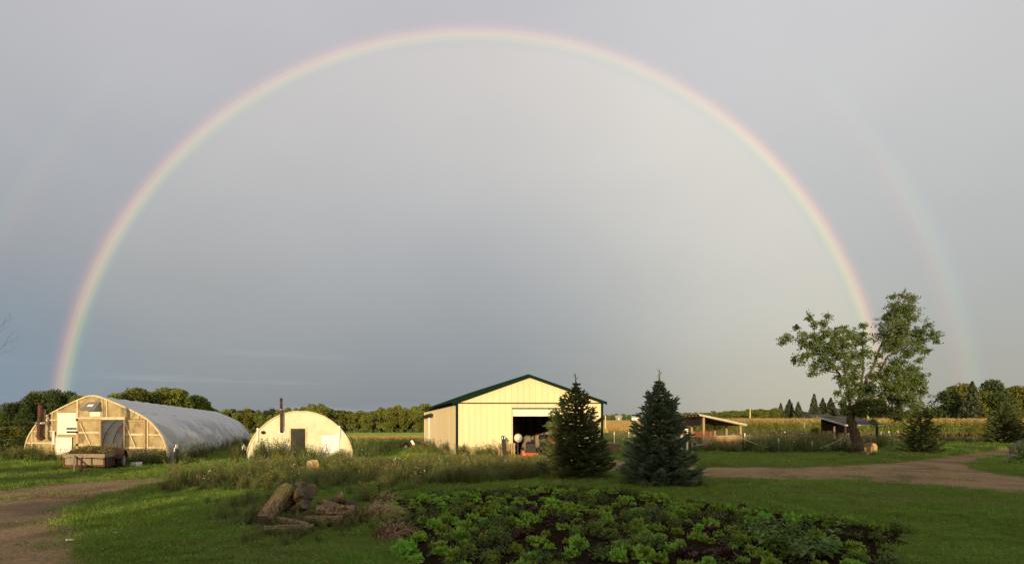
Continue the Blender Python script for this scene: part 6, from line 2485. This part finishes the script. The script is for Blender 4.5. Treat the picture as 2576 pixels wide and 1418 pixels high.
# plough behind the white shed
D = 36.0
c = at(1022, 1130, D)
t = thing('field_plough', 'old red and black plough standing in the grass left of the barn', 'plough', (c.x, D, 0))
q = lambda px, py, dd=0: at(px, py, D + dd)
MB().tube([q(1005, 1131), q(1008, 1121), q(1014, 1118), q(1024, 1117), q(1030, 1122), q(1031, 1131)], .05, 8).build('arch_frame', 'black', t)
MB().bar(q(996, 1124, .2), q(1046, 1121, .4), .09, .09).build('tool_bar', 'red_dull', t)
MB().bar(q(1021, 1117), q(1023, 1110), .10, .12).build('top_mast', 'black', t)
MB().bar(q(1026, 1119), q(1026, 1111), .08, .10).build('top_mast', 'black', t)
MB().hexa([q(1017, 1120, -.1), q(1024, 1119, -.1), q(1024, 1119, 0), q(1017, 1120, 0), q(1018, 1127, -.1), q(1023, 1127, -.1), q(1023, 1127, 0), q(1018, 1127, 0)]).build('weight_plate', 'white_paint', t)
MB().bar(q(1035, 1107, .3), q(1042, 1119, .3), .06, .16).build('lift_arm', 'white_paint', t)
MB().bar(q(1036, 1120, .3), q(1046, 1117, .3), .12, .05).build('lift_arm', 'red_dull', t)
for px in (1003, 1018, 1032, 1043):
    a = q(px, 1123, .25)
    MB().bar(a, Vector((a.x + .08, a.y - .1, .05)), .05, .06).build('shank', 'black', t)
    MB().bar(Vector((a.x - .05, a.y - .2, .02)), Vector((a.x + .25, a.y - .05, .12)), .04, .14).build('share', 'rust', t)
c = at(1064, 1128, 37)
MB().box(c.x - .3, c.x + .3, 36.9, 37.3, 0, .28).add([(c.x - .32, 36.88, .28), (c.x + .32, 36.88, .28), (c.x + .25, 37.3, .36), (c.x - .25, 37.3, .36)], [(0, 1, 2, 3)]).solo('red_crate', 'red_dull', 'low red box in the grass at the barn side', 'box', (c.x, 37, 0))

# ------------------------------------------------------------------ stones, litter
r = random.Random(31)
for k, (px, py, w, h, lab) in enumerate(((2548, 1150, .5, .30, 'grey flat stone lowest in the edging at the right'), (2566, 1143, .6, .28, 'broad stone under the shrub at the right edge'), (2552, 1139, .45, .62, 'brown stone stacked on the edging at the right'), (2572, 1128, .7, .8, 'topmost pale stone of the edging at the right'), (2530, 1156, .3, .16, 'smallest stone in front of the edging at the right'))):
    x, y = gp(px, py + 8)
    n = 10
    vs = []
    for z, q in ((0, 1), (h * .5, 1.05), (h * .85, .85), (h, .5)):
        vs += [(x + math.cos(6.283 * i / n) * w / 2 * q * r.uniform(.85, 1.15), y + math.sin(6.283 * i / n) * w / 2 * q * r.uniform(.85, 1.15), z + r.uniform(-.02, .02) * (z > 0)) for i in range(n)]
    MB().add(vs, [(j * n + i, j * n + (i + 1) % n, (j + 1) * n + (i + 1) % n, (j + 1) * n + i) for j in range(3) for i in range(n)] + [tuple(3 * n + i for i in range(n))]).solo('edging_stone', 'stone', lab, 'stone', (x, y, 0), 'edging stones at the right')
for px, py, w, lab in ((178, 1363, .09, 'crumpled white scrap of paper on the left gravel drive'), (290, 1345, .06, 'small white scrap in the grass beside the gravel drive'), (119, 1199, .10, 'white scrap in the grass before the trailer')):
    x, y = gp(px, py)
    mb = MB()
    n = 5
    vs = [(x + (i / n - .5) * w * 1.4, y + (j / n - .5) * w, .02 + r.uniform(0, .035)) for j in range(n + 1) for i in range(n + 1)]
    mb.add(vs, [(j * 6 + i, j * 6 + i + 1, (j + 1) * 6 + i + 1, (j + 1) * 6 + i) for j in range(n) for i in range(n) if (i, j) not in ((0, 0), (4, 4), (0, 4))])
    mb.solo('paper_scrap', 'white_paint', lab, 'litter', (x, y, 0))

# ------------------------------------------------------------------ far house
def house(px, D, w, h, rh, dp, label, wall='house_wall', roof='shingle', name='farm_house'):
    x, y, z = at_px(px, D)
    t = thing(name, label, 'house', (x, y, z))
    MB().box(x - w / 2, x + w / 2, y, y + dp, z - .5, z + h).build('wall', wall, t)
    o = .3
    vs = [(x - w / 2 - o, y - o, z + h - .1), (x + w / 2 + o, y - o, z + h - .1), (x + w / 2 + o, y + dp + o, z + h - .1), (x - w / 2 - o, y + dp + o, z + h - .1), (x - w / 2 - o, y + dp / 2, z + h + rh), (x + w / 2 + o, y + dp / 2, z + h + rh)]
    MB().add(vs, [(0, 1, 5, 4), (2, 3, 4, 5), (1, 2, 5), (3, 0, 4), (3, 2, 1, 0)]).build('roof', roof, t)
    for k in (-.28, .22):
        wd = MB().box(x + k * w - .55, x + k * w + .55, y - .05, y - .01, z + h * .3, z + h * .75).build('window', 'white_paint', t)
        for q in (-1, 1):
            MB().box(x + k * w + q * .26 - .22, x + k * w + q * .26 + .22, y - .065, y - .053, z + h * .33, z + h * .72).build('pane', 'glass_dark', wd)
    MB().box(x - .1 * w, x - .1 * w + .9, y - .05, y - .01, z, z + 2.0).build('door', 'white_door', t)


house(2116, 142, 9, 3.0, 2.2, 8, 'far tan house among the conifers behind the dark shelter')
house(2062, 126, 7.5, 2.2, 1.2, 5, 'low grey outbuilding at the foot of the tallest far spruce', 'wood_grey', name='outbuilding')
house(1557, 424, 5, 1.8, 2.2, 5, 'tiny far farm building before the distant wood left of the dense spruce', 'wood_grey', 'galv', name='far_barn')
house(1602, 423, 8, 2.2, 1.2, 5, 'tiny far white farm building next to the dense spruce', 'white_paint', 'galv', name='far_barn')
x, y, z = at_px(2414, 98)
t = thing('parked_car', 'dark green parked car beyond the corn', 'car', (x, y, z))
MB().hexa([(x - 2.1, y, z + .4), (x + 2.1, y, z + .4), (x + 2.1, y + 1.7, z + .4), (x - 2.1, y + 1.7, z + .4), (x - 2.1, y, z + .95), (x + 2.1, y, z + .95), (x + 2.1, y + 1.7, z + .95), (x - 2.1, y + 1.7, z + .95)]).build('body', 'green_trim', t)
MB().hexa([(x - 1.2, y + .1, z + .952), (x + 1.3, y + .1, z + .952), (x + 1.3, y + 1.6, z + .952), (x - 1.2, y + 1.6, z + .952), (x - .7, y + .25, z + 1.5), (x + .8, y + .25, z + 1.5), (x + .8, y + 1.45, z + 1.5), (x - .7, y + 1.45, z + 1.5)]).build('cabin', 'glass_dark', t)
for k in (-1.3, 1.3):
    for yy in (.05, 1.65):
        MB().tube([(x + k, y + yy - .1, z + .34), (x + k, y + yy + .1, z + .34)], .34, 14).build('wheel', 'rubber', t)

# dark seed-headed stalks in front of the corn
r = random.Random(9)
for px, D, n, lab in ((2385, 56, 10, 'row of dark seed-headed stalks before the corn, left group'), (2428, 54, 16, 'dense dark seed-headed stalks before the corn, middle group'), (2464, 55, 14, 'dark seed-headed stalks before the corn, right of the middle group'), (2492, 56, 14, 'dark seed-headed stalks before the corn, right end group'), (1975, 44, 14, 'dark seed-headed stalks standing up in the paddock weeds')):
    x, y, z = at_px(px, D)
    t = thing('seed_stalks', lab, 'weed', (x, y, z))
    mb, mh = MB(), MB()
    for k in range(n):
        a, b = x + r.uniform(-.7, .7), y + r.uniform(-.4, .4)
        h = r.uniform(.75, 1.15) * (1.25 if px < 2100 else 1)
        mb.bar((a, b, z), (a, b, z + h), .015, .015)
        mh.tube([(a, b, z + h * .62), (a, b, z + h * .8), (a + r.uniform(-.03, .03), b, z + h)], [.03, .06, .015], 6)
    mb.build('stems', 'straw', t)['kind'] = 'stuff'
    mh.build('seed_heads', 'seed_head', t)['kind'] = 'stuff'


# ------------------------------------------------------------------ bare twigs reaching in at both edges
def bare_branch(name, label, P0, P1, seed, n=7, L=.8):
    r = random.Random(seed)
    mb = MB()
    P0, P1 = Vector(P0), Vector(P1)
    def grow(a, d, l, rad, lev):
        b = a + d * l * .5 + Vector((0, 0, r.uniform(-.05, .05) * l))
        c = b + (d + Vector((r.uniform(-.3, .3), r.uniform(-.3, .3), r.uniform(-.2, .35)))).normalized() * l * .5
        mb.tube([a, b, c], [rad, rad * .8, rad * .5], 5)
        if lev:
            for q in (b, c, c):
                grow(q, (d + Vector((r.uniform(-.7, .7), r.uniform(-.5, .5), r.uniform(-.5, .7)))).normalized(), l * r.uniform(.4, .65), rad * .55, lev - 1)
    d = (P1 - P0).normalized()
    mb.tube([P0, P0.lerp(P1, .5) + Vector((0, 0, .06)), P1], [.03, .018, .009], 6)
    grow(P1, d, L, .007, 2)
    return mb


trunk_x = at(-120, 1070, 17).x
mb = bare_branch('', '', (trunk_x, 17, 3.2), at(-32, 862, 17), 3)
mb2 = bare_branch('', '', (trunk_x, 17, 2.6), at(-30, 910, 17), 5, L=.7)
t = thing('bare_tree', 'leafless tree whose bare twigs reach in at the left edge', 'tree', (trunk_x, 17, 0))
MB().tube([(trunk_x, 17, 0), (trunk_x + .05, 17, 2.2), (trunk_x - .05, 17, 4.2), (trunk_x, 17, 6)], [.18, .14, .09, .02], 9).build('trunk', 'bark', t)
mb.build('branch', 'bark', t)
mb2.build('branch', 'bark', t)

# ------------------------------------------------------------------ unseen house, shrubs and trees added behind the viewer to shade the near yard
added_house_pos = (7.0, -15.0)  # house added for its shadow, never in view
x, y = added_house_pos
t = thing('farm_house', 'unseen house added behind the viewer to shade the near yard', 'house', (x, y, 0))
MB().box(x - 7, x + 7, y, y + 8, 0, 3.4).build('wall', 'house_wall', t)
vs = [(x - 7.4, y - .4, 3.3), (x + 7.4, y - .4, 3.3), (x + 7.4, y + 8.4, 3.3), (x - 7.4, y + 8.4, 3.3), (x - 7.4, y + 4, 6.0), (x + 7.4, y + 4, 6.0)]
MB().add(vs, [(0, 1, 5, 4), (2, 3, 4, 5), (1, 2, 5), (3, 0, 4), (3, 2, 1, 0)]).build('roof', 'shingle', t)
yard = [leafy_tree(300 + k, 10, 7.5, 3600, .6, 'leaf_dark', base=.10, lobes=26) for k in range(3)]
for i, (x, y, h, w) in enumerate(((-30, -12, 3.6, 1.6), (-25.5, -13, 3.4, 1.5), (-21, -12, 4.1, 1.2), (-17.2, -13, 4.3, 1.2), (-13.5, -12, 4.0, 1.2), (-7.5, -13, 3.5, 1.5), (-3.2, -12, 3.7, 1.5), (-34, -13, 4.0, 1.6), (-0.5, -14, 3.9, 1.3), (1.9, -13, 4.1, 1.0), (0.7, -12, 4.0, 1.0))):  # shrubs added out of view, sized to shade lawn, garden and trailer
    plant('yard_shrub', yard[i % 3], (x - 5.2, y, -.2), 'unseen tall shrub added behind the viewer to cast shade', 'shrub', 'shade-casting shrubs added behind the viewer', h / 10 * w, h / 10)
for i, (x, y, h, w) in enumerate(((4.1, -12, 6.9, .62), (11, -21, 7.6, .8), (16, -20, 7.4, .8), (20, -12, 8.0, 1.0), (26, -14, 8.5, 1.0), (32, -12, 8.0, 1.0), (38, -14, 9, 1.0), (44, -12, 9, 1.0))):  # trees added out of view, sized to shade the spruce and the paddock
    plant('yard_tree', yard[i % 3], (x - 5.2, y, -.2), 'unseen tree added behind the viewer to cast shade', 'tree', 'shade-casting trees added behind the viewer', h / 10 * w, h / 10)
